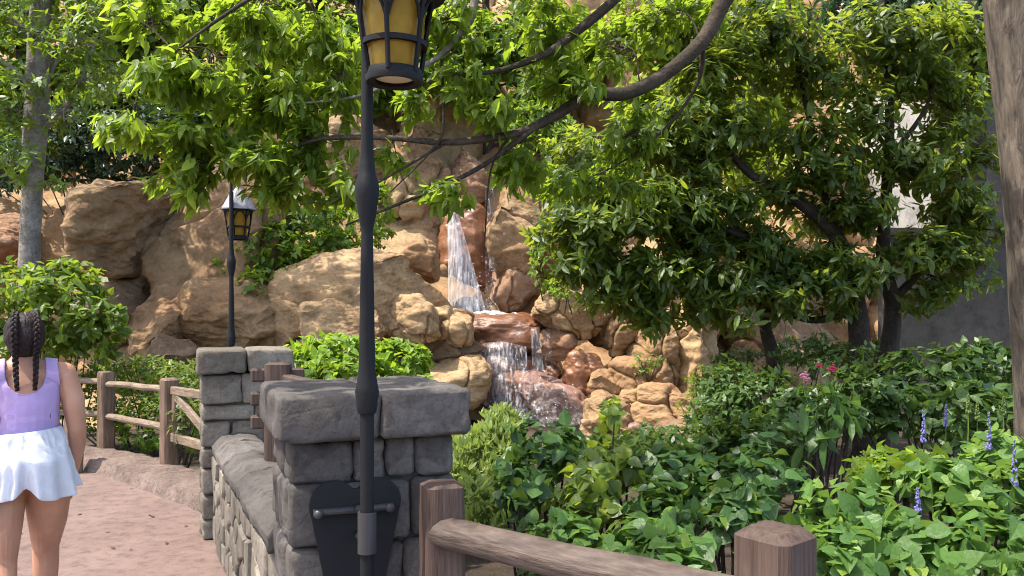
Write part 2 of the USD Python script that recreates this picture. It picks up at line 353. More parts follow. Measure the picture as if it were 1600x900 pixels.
def emit_leaves(parent, kind, V, mat, single=0):
    """single: how many of the leaves that show largest are parts of their own; the rest is one part"""
    _, Fc = TM[kind]; loc = LOC.get('/'.join(parent.split('/')[:3]), np.zeros(3)); m = UsdShade.Material.Get(stage, '/World/Looks/' + mat)
    k = V.shape[1]; rest = np.ones(len(V), bool)
    if single:
        c = V.mean(1); u, v = proj(c)
        ext = np.linalg.norm(V[:, 0] - V[:, -1], axis=1) / np.maximum(c[:, 1], .1)
        score = np.where((u > -10) & (u < 1610) & (v > -10) & (v < 910) & (c[:, 1] > .3), ext / c[:, 1], -1)
        order = np.argsort(-score)[:single]; order = order[score[order] > 0]
        for i in order: raw_mesh(path_for(parent, 'leaf'), V[i] - loc, Fc, m)
        rest[order] = False
    R = V[rest]
    if len(R):
        f = (Fc[None] + (np.arange(len(R)) * k)[:, None, None]).reshape(-1, 3)
        pr = raw_mesh(path_for(parent, 'foliage'), R.reshape(-1, 3) - loc, f, m)
        keys(pr, kind='stuff')

def blob_clusters(blobs, rng, shell=.55):
    """blobs: (centre, radii(3), n): cluster points with outward directions"""
    C, O = [], []
    for c, r, n in blobs:
        u = unit(rng.normal(size=(n, 3))); rad = rng.uniform(shell, 1, n) ** .7
        C.append(np.asarray(c) + u * rad[:, None] * np.asarray(r)); O.append(u)
    return np.vstack(C), np.vstack(O)

def cluster_leaves(kind, C, O, rng, size, per=7, spread=.5, droop=.2, up=.6, jit=.25, reach=.5, sway=(0, 0, 0)):
    """a rosette of leaves round every cluster point, growing outwards along O"""
    n = len(C) * per
    c = np.repeat(C, per, 0); o = np.repeat(unit(O + np.array([0, 0, .35]) + rng.normal(0, .3, O.shape)), per, 0)
    side = unit(np.cross(o, rng.normal(size=(n, 3))))
    d = unit(o * rng.uniform(.1, 1, (n, 1)) * (1 - spread) + side * spread + np.array([0, 0, -droop]) + np.asarray(sway) + rng.normal(0, .12, (n, 3)))
    nor = unit(o * .5 + np.array([0, 0, up]) + rng.normal(0, jit, (n, 3)))
    s = size * rng.uniform(.45, 1.3, n)
    pos = c + o * rng.uniform(-reach, reach * .3, (n, 1)) * size + rng.normal(0, size * .22, (n, 3))
    return place_leaves(kind, pos, d, nor, s, rng)

def B(px, py, rx, ry, d, n, rd=None):
    """a foliage mass seen at a photo pixel"""
    k = d / FPX
    return (P(px, py, d), (rx * k, (rd if rd else (rx + ry) / 2 * k), ry * k), n)

def shrub(name, label, cat, kind, mat, size, blobs, seed, per=7, spread=.55, droop=.1, single=0, ground=0.0, stem_mat='bark_dark', nst=14, group=None, shell=.5, up=.6, jit=.3):
    rng = np.random.default_rng(seed)
    C, O = blob_clusters(blobs, rng, shell)
    keep = C[:, 2] > ground + .02; C, O = C[keep], O[keep]
    cx = np.average([b[0] for b in blobs], axis=0, weights=[b[2] for b in blobs])
    base = np.array([cx[0], cx[1], ground])
    t = thing(name, label, cat, base, group)
    V = cluster_leaves(kind, C, O, rng, size, per, spread, droop, up, jit)
    emit_leaves(t, kind, V, mat, single)
    st = []
    for i in rng.choice(len(C), min(nst, len(C)), replace=False):
        foot = np.array([base[0] + (C[i][0] - base[0]) * .45, base[1] + (C[i][1] - base[1]) * .45, ground - .03])
        mid = foot * .5 + C[i] * .5 + rng.normal(0, .03, 3)
        st.append(tube(spline([foot, mid, C[i]], 6), [.012, .004], 5))
    obj('stem', cat_meshes(st), stem_mat, t)
    return t

def grow(parent, skel, blobs, rng, kind, mat, size, per, bark, spread=.5, droop=.2, single=0, twig_r=.006, up=.6, jit=.3, shell=.15, sway=(0, 0, 0), subs=True):
    """twigs from the nearest limb to every foliage mass, and its leaves"""
    S = np.vstack(skel); tree = cKDTree(S); tw = []
    allC, allO = [], []
    for c, r, n in blobs:
        C, O = blob_clusters([(c, r, n)], rng, shell)
        _, i = tree.query(c); a = S[i]
        path = spline([a, a * .5 + np.asarray(c) * .5 + np.array([0, 0, .06]) + rng.normal(0, .05, 3), c], 9)
        L = np.linalg.norm(np.asarray(c) - a)
        tw.append(tube(path, [twig_r * (1 + .8 * min(L, 1.5)), twig_r * .7], 6))
        for q in C[::2 if len(C) > 40 else 1]:
            j = rng.integers(3, 9); s = path[j]
            mid = s * .5 + q * .5 + rng.normal(0, .1, 3) * np.linalg.norm(q - s)
            tw.append(tube(spline([s, mid, q], 5), [twig_r * .7, twig_r * .3], 4))
        allC.append(C); allO.append(unit(O + unit(C - a) * .8))
    V = cluster_leaves(kind, np.vstack(allC), np.vstack(allO), rng, size, per, spread, droop, up, jit, sway=sway)
    emit_leaves(parent, kind, V, mat, single)
    if tw: obj('twigs', cat_meshes(tw), bark, parent)

# ------------------------------------------------------------------ ground, path
def sheet(x0, x1, y0, y1, n, zf):
    x, y = np.meshgrid(np.linspace(x0, x1, n), np.linspace(y0, y1, n)); z = zf(x, y)
    V = np.stack([x, y, z], -1).reshape(-1, 3); i = np.arange(n - 1)[:, None] * n + np.arange(n - 1)[None]
    q = np.stack([i, i + 1, i + n + 1, i + n], -1).reshape(-1, 4)
    return trimesh.Trimesh(V, np.vstack([q[:, [0, 1, 2]], q[:, [0, 2, 3]]]), process=False)
PATH = [(-16, -9), (7, -9), (7, -3.7), (.72, 1.98), (-.2, 2.8), (-.5, 2.85), (-.80, 3.0), (-1.86, 5.6), (-2.28, 6.55), (-3.42, 7.72), (-4.35, 8.45), (-5.6, 8.9), (-16, 10.6)]
def ground_z(x, y):
    p = np.stack([x, y, x * 0], -1)
    return -.03 + (-.16 + .22 * meshkit.fbm(p * .8, 4, 3)) * np.clip((y - 2 + x * 0) / 6, 0, 1) * np.clip((x + 3 + (y - 8) * .9) / 2, 0, 1)
obj('garden_ground', sheet(-60, 60, -40, 80, 140, lambda x, y: np.minimum(ground_z(x, y), -.02)), 'soil', kind='structure', smooth=True)
pp = Polygon(PATH)
obj('path', xf(trimesh.creation.extrude_polygon(pp, .06, engine='earcut'), None, (0, 0, -.06)), 'path_concrete', kind='structure')
lit_rng = np.random.default_rng(55); LV, LF = TM['ovate']
lp = np.stack([lit_rng.uniform(-3.6, -1.2, 46), lit_rng.uniform(3.2, 7.6, 46), np.full(46, .006)], -1)
lp = lp[[pp.buffer(-.1).contains(Point(*q[:2])) for q in lp]]; la_ = lit_rng.uniform(0, 6.28, len(lp))
lv = place_leaves('ovate', lp, np.stack([np.cos(la_), np.sin(la_), la_ * 0 + .08], -1), np.stack([la_ * 0, la_ * 0 + .1, la_ * 0 + 1], -1) + lit_rng.normal(0, .15, (len(lp), 3)), lit_rng.uniform(.025, .05, len(lp)), lit_rng)
lv[..., 2] = np.maximum(lv[..., 2], .004)
obj('fallen_leaves', (lv.reshape(-1, 3), (LF[None] + (np.arange(len(lv)) * len(LV))[:, None, None]).reshape(-1, 3)), 'leaf_brown', smooth=False, kind='stuff', label='small dry leaves scattered on the pinkish path', cat='leaves')
# rough stone kerb under the far fence
def kerb():
    c = spline([(-2.3, 6.75, 0), (-3.0, 7.45, 0), (-3.65, 8.1, 0), (-4.45, 8.72, 0), (-5.6, 9.15, 0), (-8, 9.7, 0), (-12, 10.4, 0)], 160)
    t = unit(np.gradient(c, axis=0)); nrm = np.stack([-t[:, 1], t[:, 0], t[:, 2]], 1)
    prof = np.array([(-.25, -.05), (-.26, .03), (-.24, .085), (-.17, .115), (-.05, .13), (.1, .13), (.25, .10), (.32, -.05)])
    V = c[:, None] - nrm[:, None] * prof[None, :, :1] * -1 + np.array([0, 0, 1.0]) * prof[None, :, 1:]
    w = (meshkit.fbm(V * 4, 4, 5) - .5)[..., None]; w2 = (meshkit.fbm(V * 11, 3, 8) - .5)[..., None]
    V = V + nrm[:, None] * w * .16 + np.array([0, 0, 1.0]) * (w2 * .09 * (prof[None, :, 1:] > 0))
    m = len(c); n = len(prof); i = np.arange(m - 1)[:, None] * n + np.arange(n - 1)[None]
    qd = np.stack([i, i + 1, i + n + 1, i + n], -1).reshape(-1, 4)
    return trimesh.Trimesh(V.reshape(-1, 3), np.vstack([qd[:, [0, 1, 2]], qd[:, [0, 2, 3]]]), process=False)
obj('kerb', kerb(), 'kerb_stone', kind='structure', smooth=50)

# ------------------------------------------------------------------ rock face
def cracks(p, cell, seed, width=.08, warp=.35):
    """0 in the joints between rounded masses, 1 on them"""
    w = np.stack([meshkit.fbm(p / cell * 1.3 + 17 * k, 3, seed + k) - .5 for k in range(3)], -1)
    q = p / cell + w * warp * 2
    lo, hi = q.min(0) - 1, q.max(0) + 1
    rng = np.random.default_rng(seed); n = int(min(4000, max(12, np.prod(hi - lo))))
    s = rng.uniform(lo, hi, (n, 3)); d, i = cKDTree(s).query(q, k=2)
    e = (d[:, 1] - d[:, 0])
    return 1 - np.exp(-(e / width) ** 1.2), i[:, 0]

CTRL = [(-300, 420, 12.6), (-300, 620, 12.0), (-300, 260, 13.6), (0, 400, 13.2), (0, 300, 13.8), (0, 600, 12.4), (120, 350, 13.4), (120, 500, 12.9), (120, 260, 15), (0, 200, 16),
        (240, 250, 14), (240, 350, 13.4), (240, 560, 12.6), (400, 300, 14.4), (400, 450, 13.6), (400, 620, 12.6), (300, 180, 16), (560, 340, 15.2), (560, 600, 12.8), (560, 200, 16.6),
        (660, 380, 15.4), (660, 520, 14.3), (660, 250, 16.4), (650, 150, 17.4), (735, 470, 15.3), (735, 380, 15.9), (735, 300, 16.4), (735, 200, 17.2), (735, 520, 13.9), (780, 600, 13.2), (780, 680, 12.3),
        (860, 420, 15.1), (860, 330, 15.9), (860, 560, 13.5), (950, 520, 13.9), (950, 640, 12.6), (1060, 470, 13.8), (1060, 620, 12.7), (1110, 560, 13.0), (1150, 480, 14.6), (1150, 620, 13.6), (1140, 400, 15.2),
        (1250, 480, 15.6), (1250, 620, 14.6), (1250, 350, 16.4), (1400, 600, 16.5), (1700, 600, 17), (1700, 300, 18), (950, 100, 18), (950, 300, 16.6), (1150, 150, 18.2), (1150, 300, 16.6),
        (200, 0, 19), (600, 0, 19), (900, -100, 20), (-300, 0, 19), (1700, 0, 20), (400, -250, 23), (1200, -250, 23), (-300, -250, 23), (1800, -250, 23), (600, 760, 11.8), (0, 760, 11.6), (1100, 760, 12), (1700, 760, 14)]
CTRL = np.array(CTRL, float)
depth_of = RBFInterpolator(CTRL[:, :2] / 300, CTRL[:, 2], kernel='linear', smoothing=.02)
def cliff():
    u, v = np.meshgrid(np.arange(-320, 1760, 4.6), np.arange(-240, 720, 4.6))
    d = depth_of(np.stack([u.ravel(), v.ravel()], -1) / 300).reshape(u.shape)
    V = np.stack([(u - 800) / FPX * d, d, EYE - (v - VH) / FPX * d], -1)
    s = V.reshape(-1, 3)
    a, cid = cracks(s * np.array([1, .5, .7]), 2.3, 11, .05); b, _ = cracks(s * np.array([1, .5, .8]), .9, 23, .04)
    rr = np.random.default_rng(4).normal(0, .16, 5000)[cid]
    off = (a - 1) * .28 + (b - 1) * .07 + rr * 1.3 + (meshkit.fbm(s * .45, 3, 2) - .5) * 1.5 + (meshkit.fbm(s * np.array([1.2, 1, 2.4]), 4, 7) - .5) * .34
    s = s + np.stack([off * .1, -off, off * .25], -1)
    n, m = u.shape; i = np.arange(n - 1)[:, None] * m + np.arange(m - 1)[None]
    qd = np.stack([i, i + m, i + m + 1, i + 1], -1).reshape(-1, 4)
    return trimesh.Trimesh(s, np.vstack([qd[:, [0, 1, 2]], qd[:, [0, 2, 3]]]), process=False)
obj('rock_cliff', cliff(), 'rock_tan', kind='structure', smooth=True)

ICO, LAP = {}, {}
def boulder_mesh(c, r, seed, tilt=0, yaw=0, facets=7, cell=.0, sub=5, rough=.05, cut=.72, box=.75):
    if sub not in ICO: ICO[sub] = trimesh.creation.icosphere(subdivisions=sub)
    s = ICO[sub]; rng = np.random.default_rng(seed); v = s.vertices.copy()
    v = np.sign(v) * np.abs(v) ** box; v = v / np.linalg.norm(v, axis=1).max() * 1.12
    for _ in range(facets):
        n = unit(rng.normal(size=3)); o = rng.uniform(cut, .95); h = v @ n - o
        v = v - np.where(h > 0, h * .94, 0)[:, None] * n
    if facets > 5:
        if sub not in LAP:
            e = s.edges_unique; n_ = len(s.vertices); a_ = coo_matrix((np.ones(2 * len(e)), (np.r_[e[:, 0], e[:, 1]], np.r_[e[:, 1], e[:, 0]])), (n_, n_)).tocsr()
            LAP[sub] = diags(1 / np.asarray(a_.sum(1)).ravel()) @ a_
        for _ in range(14 if sub < 6 else 40): v = v + .5 * (LAP[sub] @ v - v)
    v = v * np.asarray(r)
    ry = rot2(yaw); rx = np.array([[math.cos(tilt), 0, math.sin(tilt)], [0, 1, 0], [-math.sin(tilt), 0, math.cos(tilt)]])
    v = v @ (ry @ rx).T + c
    nrm = trimesh.Trimesh(v, s.faces, process=False).vertex_normals; big = float(np.mean(r))
    off = (meshkit.fbm(v / big * .9, 3, seed) - .5) * .30 * big + (meshkit.fbm(v * np.array([3.5, 3.5, 6.0]), 5, seed + 3) - .5) * rough * 3.2 - np.abs(meshkit.fbm(v * np.array([2.2, 2.2, 3.4]) + 31, 3, seed + 6) - .5) * rough * 2.2
    if cell:
        k, cid = cracks(v * np.array([1, .6, .8]), cell, seed + 9, .030, .22); off = off + (k - 1) * cell * .11 + rng.normal(0, cell * .035, 5000)[cid]
    return trimesh.Trimesh(v + nrm * off[:, None], s.faces, process=False)

# (px0, py0, px1, py1, distance, half depth, tilt, material, crack size, label)
ROCKS = [
 (-60, 330, 50, 430, 12.4, .7, 0, 'rock_red', .0, 'pinkish lit rock at the left edge behind the grey trunk'),
 (125, 268, 252, 425, 12.0, .9, .35, 'rock_tan', .0, 'overhanging boulder with a dark underside left of the deep crevice'),
 (112, 400, 236, 540, 12.5, .6, 0, 'rock_grey_tan', .0, 'shaded brown rock tucked under the overhanging boulder'),
 (222, 236, 432, 590, 12.75, 1.0, .16, 'rock_tan', 1.5, 'broad sloping rock face behind the far lamp, right of the deep crevice'),
 (213, 442, 305, 572, 11.6, .5, .1, 'rock_tan', .0, 'rounded boulder at the foot of the deep crevice'),
 (262, 440, 440, 585, 11.9, .7, .1, 'rock_tan', .0, 'large scarred tan boulder behind the far stone pillar'),
 (375, 440, 575, 575, 12.0, .7, -.3, 'rock_tan', .9, 'low rock with a ragged ledge left of the lamp pole'),
 (415, 400, 704, 540, 12.35, .95, -.10, 'rock_tan', .0, 'biggest rounded tan boulder with a sunlit top, crossed by the lamp pole'),
 (465, 465, 600, 570, 11.6, .55, .2, 'rock_tan', .0, 'smooth bulging tan boulder below the biggest one'),
 (630, 372, 694, 445, 13.4, .4, 0, 'rock_tan', .0, 'angular block perched on the biggest boulder beside the tall fall'),
 (600, 460, 690, 545, 11.9, .45, 0, 'rock_tan', .35, 'cracked brown rock at the right end of the biggest boulder'),
 (655, 486, 742, 552, 12.3, .5, .15, 'rock_tan', .5, 'upper rounded rock left of the lower cascade'),
 (645, 510, 752, 570, 12.2, .4, .15, 'rock_grey_tan', .4, 'dark-edged shelf rock left of the lower cascade'),
 (660, 548, 760, 640, 11.9, .55, .35, 'rock_tan', .5, 'pale sunlit rock right above the near pillar cap'),
 (762, 285, 890, 470, 14.8, .8, -.3, 'rock_tan', 1.1, 'large sunlit rock leaning to the right of the tall fall'),
 (770, 400, 850, 490, 14.8, .6, 0, 'rock_red', .4, 'reddish brown rock at the right foot of the tall fall'),
 (828, 478, 835 + 25, 500, 13.4, .3, 0, 'rock_tan', .0, 'small pale stone on the lip of the upper pool'),
 (825, 450, 942, 535, 13.0, .5, -.1, 'rock_tan', .45, 'pale rounded rock right of the upper pool'),
 (905, 455, 1005, 560, 13.2, .55, .2, 'rock_tan', .5, 'tall cracked tan rock under the hanging branches'),
 (845, 505, 900, 570, 12.9, .4, .1, 'rock_red', .0, 'round reddish rock beside the two thin streams'),
 (872, 545, 925, 635, 12.6, .35, .05, 'rock_wet', .0, 'wet dark red upright rock right of the cascade'),
 (905, 555, 950, 630, 12.5, .35, -.05, 'rock_wet', .0, 'second wet red upright rock, next to the small round tan stone'),
 (922, 572, 968, 622, 12.2, .3, 0, 'rock_tan', .0, 'small round tan stone at the foot of the wet red rocks'),
 (940, 560, 1020, 628, 12.4, .4, .1, 'rock_tan', .4, 'rounded tan rock below the tall cracked one'),
 (965, 480, 1062, 640, 12.7, .5, .12, 'rock_tan', .42, 'broad upright rock face with slanting cracks left of the end slab'),
 (1040, 462, 1125, 650, 12.6, .5, .08, 'rock_tan', .5, 'sunlit upright slab at the right end of the rocks'),
 (960, 605, 1100, 690, 11.6, .55, .1, 'rock_tan', .6, 'broad low rock at the bottom right of the rocks'),
 (895, 615, 1005, 700, 11.3, .5, .4, 'rock_tan', .0, 'slanting orange and cream rock at the end of the stream'),
 (1105, 470, 1300, 640, 14.2, .8, 0, 'rock_grey_tan', .8, 'deeply shaded rock behind the crooked trunks'),
 (1120, 395, 1165, 440, 14.2, .4, 0, 'rock_tan', .0, 'small sunlit rock seen through the dark tree'),
 (1010, 655, 1180, 720, 10.4, .5, -.1, 'rock_grey_tan', .5, 'low grey brown rock in shade at the edge of the shrubs'),
 (600, 180, 700, 400, 16.0, .8, 0, 'rock_tan', .9, 'tall smooth rock wall left of the tall fall'),
 (690, 225, 770, 340, 16.4, .6, 0, 'rock_red', .0, 'reddish rock at the top of the tall fall'),
 (620, 130, 700, 230, 17.0, .6, 0, 'rock_tan', .7, 'high pale rock above the long branch near the lamp'),
 (440, 180, 620, 330, 15.6, .7, .1, 'rock_tan', .9, 'brown rock wall behind the left hanging branch'),
 (900, 20, 960, 170, 17.5, .7, 0, 'rock_tan', .8, 'high pale rock seen between the upper leaves'),
 (228, 525, 300, 585, 11.0, .35, .3, 'rock_grey_tan', .0, 'small pointed rock above the ground cover by the fence'),
]
for i, (x0, y0, x1, y1, d, hd, tilt, mat, cell, lab) in enumerate(ROCKS):
    c = P((x0 + x1) / 2, (y0 + y1) / 2, d); k = d / FPX / 2
    big = (x1 - x0) * (y1 - y0) > 9000
    obj('boulder', boulder_mesh(c, ((x1 - x0) * k * 1.1, hd * 1.2, (y1 - y0) * k * 1.1), 40 + i, tilt, 0, 12, cell * 1.3, 6 if big else 5, cut=.6), mat, label=lab, cat='rock', smooth=True)
rng = np.random.default_rng(77)
PEB = ['leftmost small pink stone at the end of the stream', 'small tan stone against the slanting cream rock', 'small stone in the middle of the bank stones', 'largest small stone on the stream bank',
       'smallest stone on the stream bank', 'small tan stone at the foot of the broad low rock', 'rightmost small pink stone on the stream bank', 'small stone half in the water left of the bank']
for i, (px, py, s) in enumerate([(930, 668, 9), (952, 672, 12), (972, 678, 10), (990, 670, 13), (1003, 680, 8), (1030, 676, 12), (1058, 668, 10), (915, 660, 8)]):
    d = 11.0 - i * .04; k = d / FPX
    obj('pebble', boulder_mesh(P(px, py, d), (s * k, s * k, s * k * .8), 300 + i, facets=5, sub=3, rough=.01), 'rock_tan' if i % 3 else 'rock_pink', smooth=True,
        label=PEB[i], cat='stone', group='small stones at the end of the stream')

# ------------------------------------------------------------------ waterfall
# the wet ledges it runs over
obj('boulder', boulder_mesh(P(735, 395, 15.45), (.62, .55, 1.15), 204, 0, 0, 6, .0, 5, box=.7), 'rock_wet', label='wet dark red rock behind the tall upper fall', cat='rock', smooth=True)
obj('boulder', boulder_mesh(P(785, 524, 13.5), (.80, .85, .42), 201, 0, 0, 4, .0, 5, box=.55), 'rock_wet', label='wet orange ledge between the upper pool and the lower cascade', cat='rock', smooth=True)
obj('boulder', boulder_mesh(P(800, 600, 13.1), (.85, .6, .55), 202, 0, 0, 4, .5, 5, box=.6), 'rock_wet', label='wet dark red rock behind the curtain of the lower cascade', cat='rock', smooth=True)
obj('boulder', boulder_mesh(P(868, 628, 12.3), (.80, .6, .36), 203, .5, 0, 4, .0, 5, box=.7), 'rock_pink', label='wet pinkish slope under the end of the cascade', cat='rock', smooth=True)
def curtain(top, bot, nu, nv, sag, seed, wave=.05):
    """water sheet between an upper and a lower edge; each edge is a list of points"""
    a = spline(top, nu); b = spline(bot, nu); t = np.linspace(0, 1, nv)[:, None, None]
    V = a[None] * (1 - t) + b[None] * t
    V = V + np.array([0, -1.0, 0]) * (sag * (np.sqrt(t) - t)) + np.array([0, -1.0, 0]) * ((meshkit.fbm(V * np.array([9, 9, 1.6]), 3, seed) - .5)[..., None] * wave * 2)
    i = np.arange(nv - 1)[:, None] * nu + np.arange(nu - 1)[None]
    qd = np.stack([i, i + nu, i + nu + 1, i + 1], -1).reshape(-1, 4)
    return trimesh.Trimesh(V.reshape(-1, 3), np.vstack([qd[:, [0, 1, 2]], qd[:, [0, 2, 3]]]), process=False)
wf = thing('waterfall', 'white two-step waterfall running down the tan rocks', 'waterfall', P(760, 640, 13))
fallm = []
obj('upper_fall', cat_meshes([curtain([P(699 + k, 322, 14.75), P(705, 319, 14.7 - .03 * k), P(711 + k, 324, 14.75)], [P(702 - k, 490, 14.0), P(728, 494, 13.85 - .05 * k), P(757 + 2 * k, 490, 14.0)], 40, 46, .25, 60 + k, .07) for k in range(3)]), 'fall_water', wf, smooth=True)
obj('side_trickle', cat_meshes([curtain([P(758, 290, 14.9), P(772, 290, 14.9)], [P(758, 488, 14.1), P(778, 488, 14.1)], 12, 40, .1, 71, .05)]), 'thin_water', wf, smooth=True)
obj('lower_fall', cat_meshes([curtain([P(748 - k, 538, 12.6), P(785, 534, 12.45), P(822 + k, 542, 12.6)], [P(752, 630, 12.0), P(790, 650, 11.8), P(826, 650, 11.95)], 56, 34, .12, 80 + k, .08) for k in range(2)]), 'cascade_water', wf, smooth=True)
obj('thin_stream', curtain([P(829, 512, 12.5), P(843, 511, 12.48)], [P(832, 578, 12.2), P(850, 580, 12.2)], 14, 26, .1, 90, .05), 'cascade_water', wf, smooth=True)
obj('thin_stream', curtain([P(849, 516, 12.45), P(858, 517, 12.45)], [P(852, 588, 12.15), P(867, 595, 12.15)], 14, 26, .1, 91, .05), 'thin_water', wf, smooth=True)
obj('stream_slope', curtain([P(815, 578, 11.9), P(840, 580, 11.75), P(872, 590, 11.8)], [P(800, 655, 11.5), P(860, 667, 11.2), P(930, 660, 11.3)], 50, 34, .05, 93, .08), 'thin_water', wf, smooth=True)
def pool(px0, px1, py, d0, d1, seed):
    z = EYE - (py - VH) / FPX * d0
    x0, x1 = (px0 - 800) / FPX * (d0 + d1) / 2, (px1 - 800) / FPX * (d0 + d1) / 2
    pts = [(x0 + (x1 - x0) * (.5 + .5 * math.cos(a)), d0 + (d1 - d0) * (.5 + .5 * math.sin(a))) for a in np.linspace(0, 2 * np.pi, 28, endpoint=False)]
    m = trimesh.creation.extrude_polygon(Polygon(pts), .04, engine='earcut'); return xf(m, None, (0, 0, z - .04))
obj('pool', pool(712, 834, 492, 13.3, 14.7, 0), 'pool_water', wf)
rr = np.random.default_rng(9)
def spray(px0, px1, py0, py1, d, n, s):
    ms = []
    base = trimesh.creation.icosphere(subdivisions=1, radius=1)
    for _ in range(n):
        ms.append(xf(base, np.eye(3) * s * rr.uniform(.4, 1.2), P(rr.uniform(px0, px1), py1 - (py1 - py0) * rr.random() ** 2, d + rr.uniform(-.3, .2))))
    return cat_meshes(ms)
def foam_pad(c, r, seed):
    return boulder_mesh(np.asarray(c), r, seed, facets=0, sub=4, rough=.06, box=1.0)
pr = obj('foam', cat_meshes([foam_pad(P(738, 491, 13.75), (.26, .12, .03), 1), foam_pad(P(775, 491, 13.6), (.36, .2, .04), 2)]), 'foam', wf, smooth=True)
pr = obj('spray', cat_meshes([spray(698, 775, 400, 488, 14.1, 150, .009), spray(755, 825, 560, 640, 12.3, 120, .008), spray(825, 900, 600, 655, 11.6, 50, .007)]), 'foam', wf, kind='stuff')

# ------------------------------------------------------------------ pale building wall behind the trees
wl = thing('building_wall', 'pale plastered building wall in shade behind the right-hand trees', 'wall', P(1450, 600, 15))
def wall_slab(a, b, z0, z1, th):
    a, b = np.asarray(a), np.asarray(b); t = unit(b - a); n = np.array([t[1], -t[0]])
    pts = [(*(p + n * o), z) for p in (a, b) for o in (0, -th) for z in (z0, z1)]
    return hull(pts)
wa, wk, wb = P(1300, 500, 19.0)[:2], P(1478, 500, 14.8)[:2], P(1900, 500, 15.8)[:2]
obj('wall_face', wall_slab(wa, wk, -.3, 6.3, .4), 'plaster', wl)
obj('wall_face', wall_slab(wk + np.array([.004, .004]), wb, -.3, 6.0, .4), 'plaster_shaded', wl)  # side turned from the sun, its shade carried by the darker colour
obj('coping', wall_slab(wk + np.array([.0, -.07]), wb + np.array([.0, -.07]), 6.0, 6.18, .54), 'plaster_shaded', wl)
gw = thing('retaining_wall', 'dark grey shaded retaining wall right of the crooked tree in front of the pale building', 'wall', P(1500, 600, 13.2))
g0, g1 = P(1392, 500, 13.4)[:2], P(1900, 500, 14.4)[:2]
obj('wall_face', wall_slab(g0, g1, -.3, 2.85, .35), 'plaster_shaded', gw)
obj('coping', wall_slab(g0 + np.array([-.05, -.06]), g1 + np.array([0, -.06]), 2.85, 2.97, .47), 'plaster_shaded', gw)

# ------------------------------------------------------------------ stone pillars and the low wall
def pillar(name, label, origin, ang, w, dp, h, seed, rows, mat, res, cap_h=.155, over=.045, front_rows=None):
    """origin: front left corner of the shaft on the ground; x runs along the front, y away"""
    rng = np.random.default_rng(seed); R = rot2(ang); o = np.asarray(origin, float)
    t = thing(name, label, 'pillar', o + R @ np.array([w / 2, dp / 2, 0]))
    g = .005
    obj('core', xf(cbox((w - .07, dp - .07, h - cap_h), .01), R, o + R @ np.array([w / 2, dp / 2, (h - cap_h) / 2])), 'mortar', t)
    z = h - cap_h
    for ri, rh in enumerate(rows):
        z0 = max(z - rh, 0); hh = z - z0
        if hh < .03: break
        if front_rows and ri < len(front_rows): fr = front_rows[ri]
        else:
            n = rng.choice([2, 3, 3]); c = np.cumsum(rng.uniform(.7, 1.3, n)); fr = list(c / c[-1])
        bk = [.45, 1.0] if ri % 2 else [.6, 1.0]
        x = 0
        for fx in fr:                                           # front stones, the outer ones are quoins
            x1 = fx * w; dd = .17 if (ri % 2 == 0) else .14
            jz = rng.uniform(-.005, .003)
            b = stone_block((x1 - x - g, dd, hh - g + jz), min(.014, hh * .15), rng, res=res)
            obj('stone', xf(b, R, o + R @ np.array([(x + x1) / 2, dd / 2 - rng.uniform(0, .006), (z0 + z) / 2])), mat, t, smooth=50); x = x1
        x = 0
        for fx in bk:
            x1 = fx * w
            b = stone_block((x1 - x - g, .16, hh - g), .02, rng, res=res * 2)
            obj('stone', xf(b, R, o + R @ np.array([(x + x1) / 2, dp - .08, (z0 + z) / 2])), mat, t, smooth=50); x = x1
        y0, y1 = (.17 if ri % 2 == 0 else .14), dp - .16
        for sx in (0, 1):
            cut = [0, rng.uniform(.35, .65), 1] if ri % 2 else [0, 1]
            for a, bb in zip(cut[:-1], cut[1:]):
                ya, yb = y0 + (y1 - y0) * a, y0 + (y1 - y0) * bb
                b = stone_block((.12, yb - ya - g, hh - g), .02, rng, res=res)
                obj('stone', xf(b, R, o + R @ np.array([.06 - .006 if sx == 0 else w - .06 + .006, (ya + yb) / 2, (z0 + z) / 2])), mat, t, smooth=50)
        z = z0
    for a, bb in ((0, .52), (.52, 1)):                              # two capstones
        W = w + 2 * over; x0, x1 = -over + W * a, -over + W * bb
        b = stone_block((x1 - x0 - .002, dp + 2 * over, cap_h), .015, rng, rough=.008, res=res)
        obj('capstone', xf(b, R, o + R @ np.array([(x0 + x1) / 2, dp / 2, h - cap_h / 2])), mat, t, smooth=50)
    return t, R, o
ANG = math.radians(22)
NP_ = P(452, 487, 2.83)[:2]; near_o = np.array([NP_[0], NP_[1], 0])
near_p, NR, _ = pillar('stone_pillar', 'near grey stone pillar with a black lamp pole strapped to its front', near_o, ANG, .60, .58, 1.315, 5,
                       [.155, .225, .19, .22, .2, .2, .2], 'stone_grey', .03, .165, .05, [[.37, .56, .75, 1.0], [.30, .72, 1.0], [.42, .68, 1.0]])
FP_ = P(314, 487, 5.72)[:2]; far_o = np.array([FP_[0], FP_[1], 0])
far_p, FR, _ = pillar('stone_pillar', 'far tan stone pillar at the end of the low wall, beside the wooden fence', far_o, math.radians(21), .60, .58, 1.33, 8,
                      [.215, .12, .19, .14, .19, .17, .22, .12], 'stone_warm', .045, .17, .03, [[.46, .78, 1.0], [.6, 1.0], [.32, .72, 1.0], [.5, 1.0], [.4, 1.0], [.55, 1.0], [.45, .8, 1.0], [.5, 1.0]])
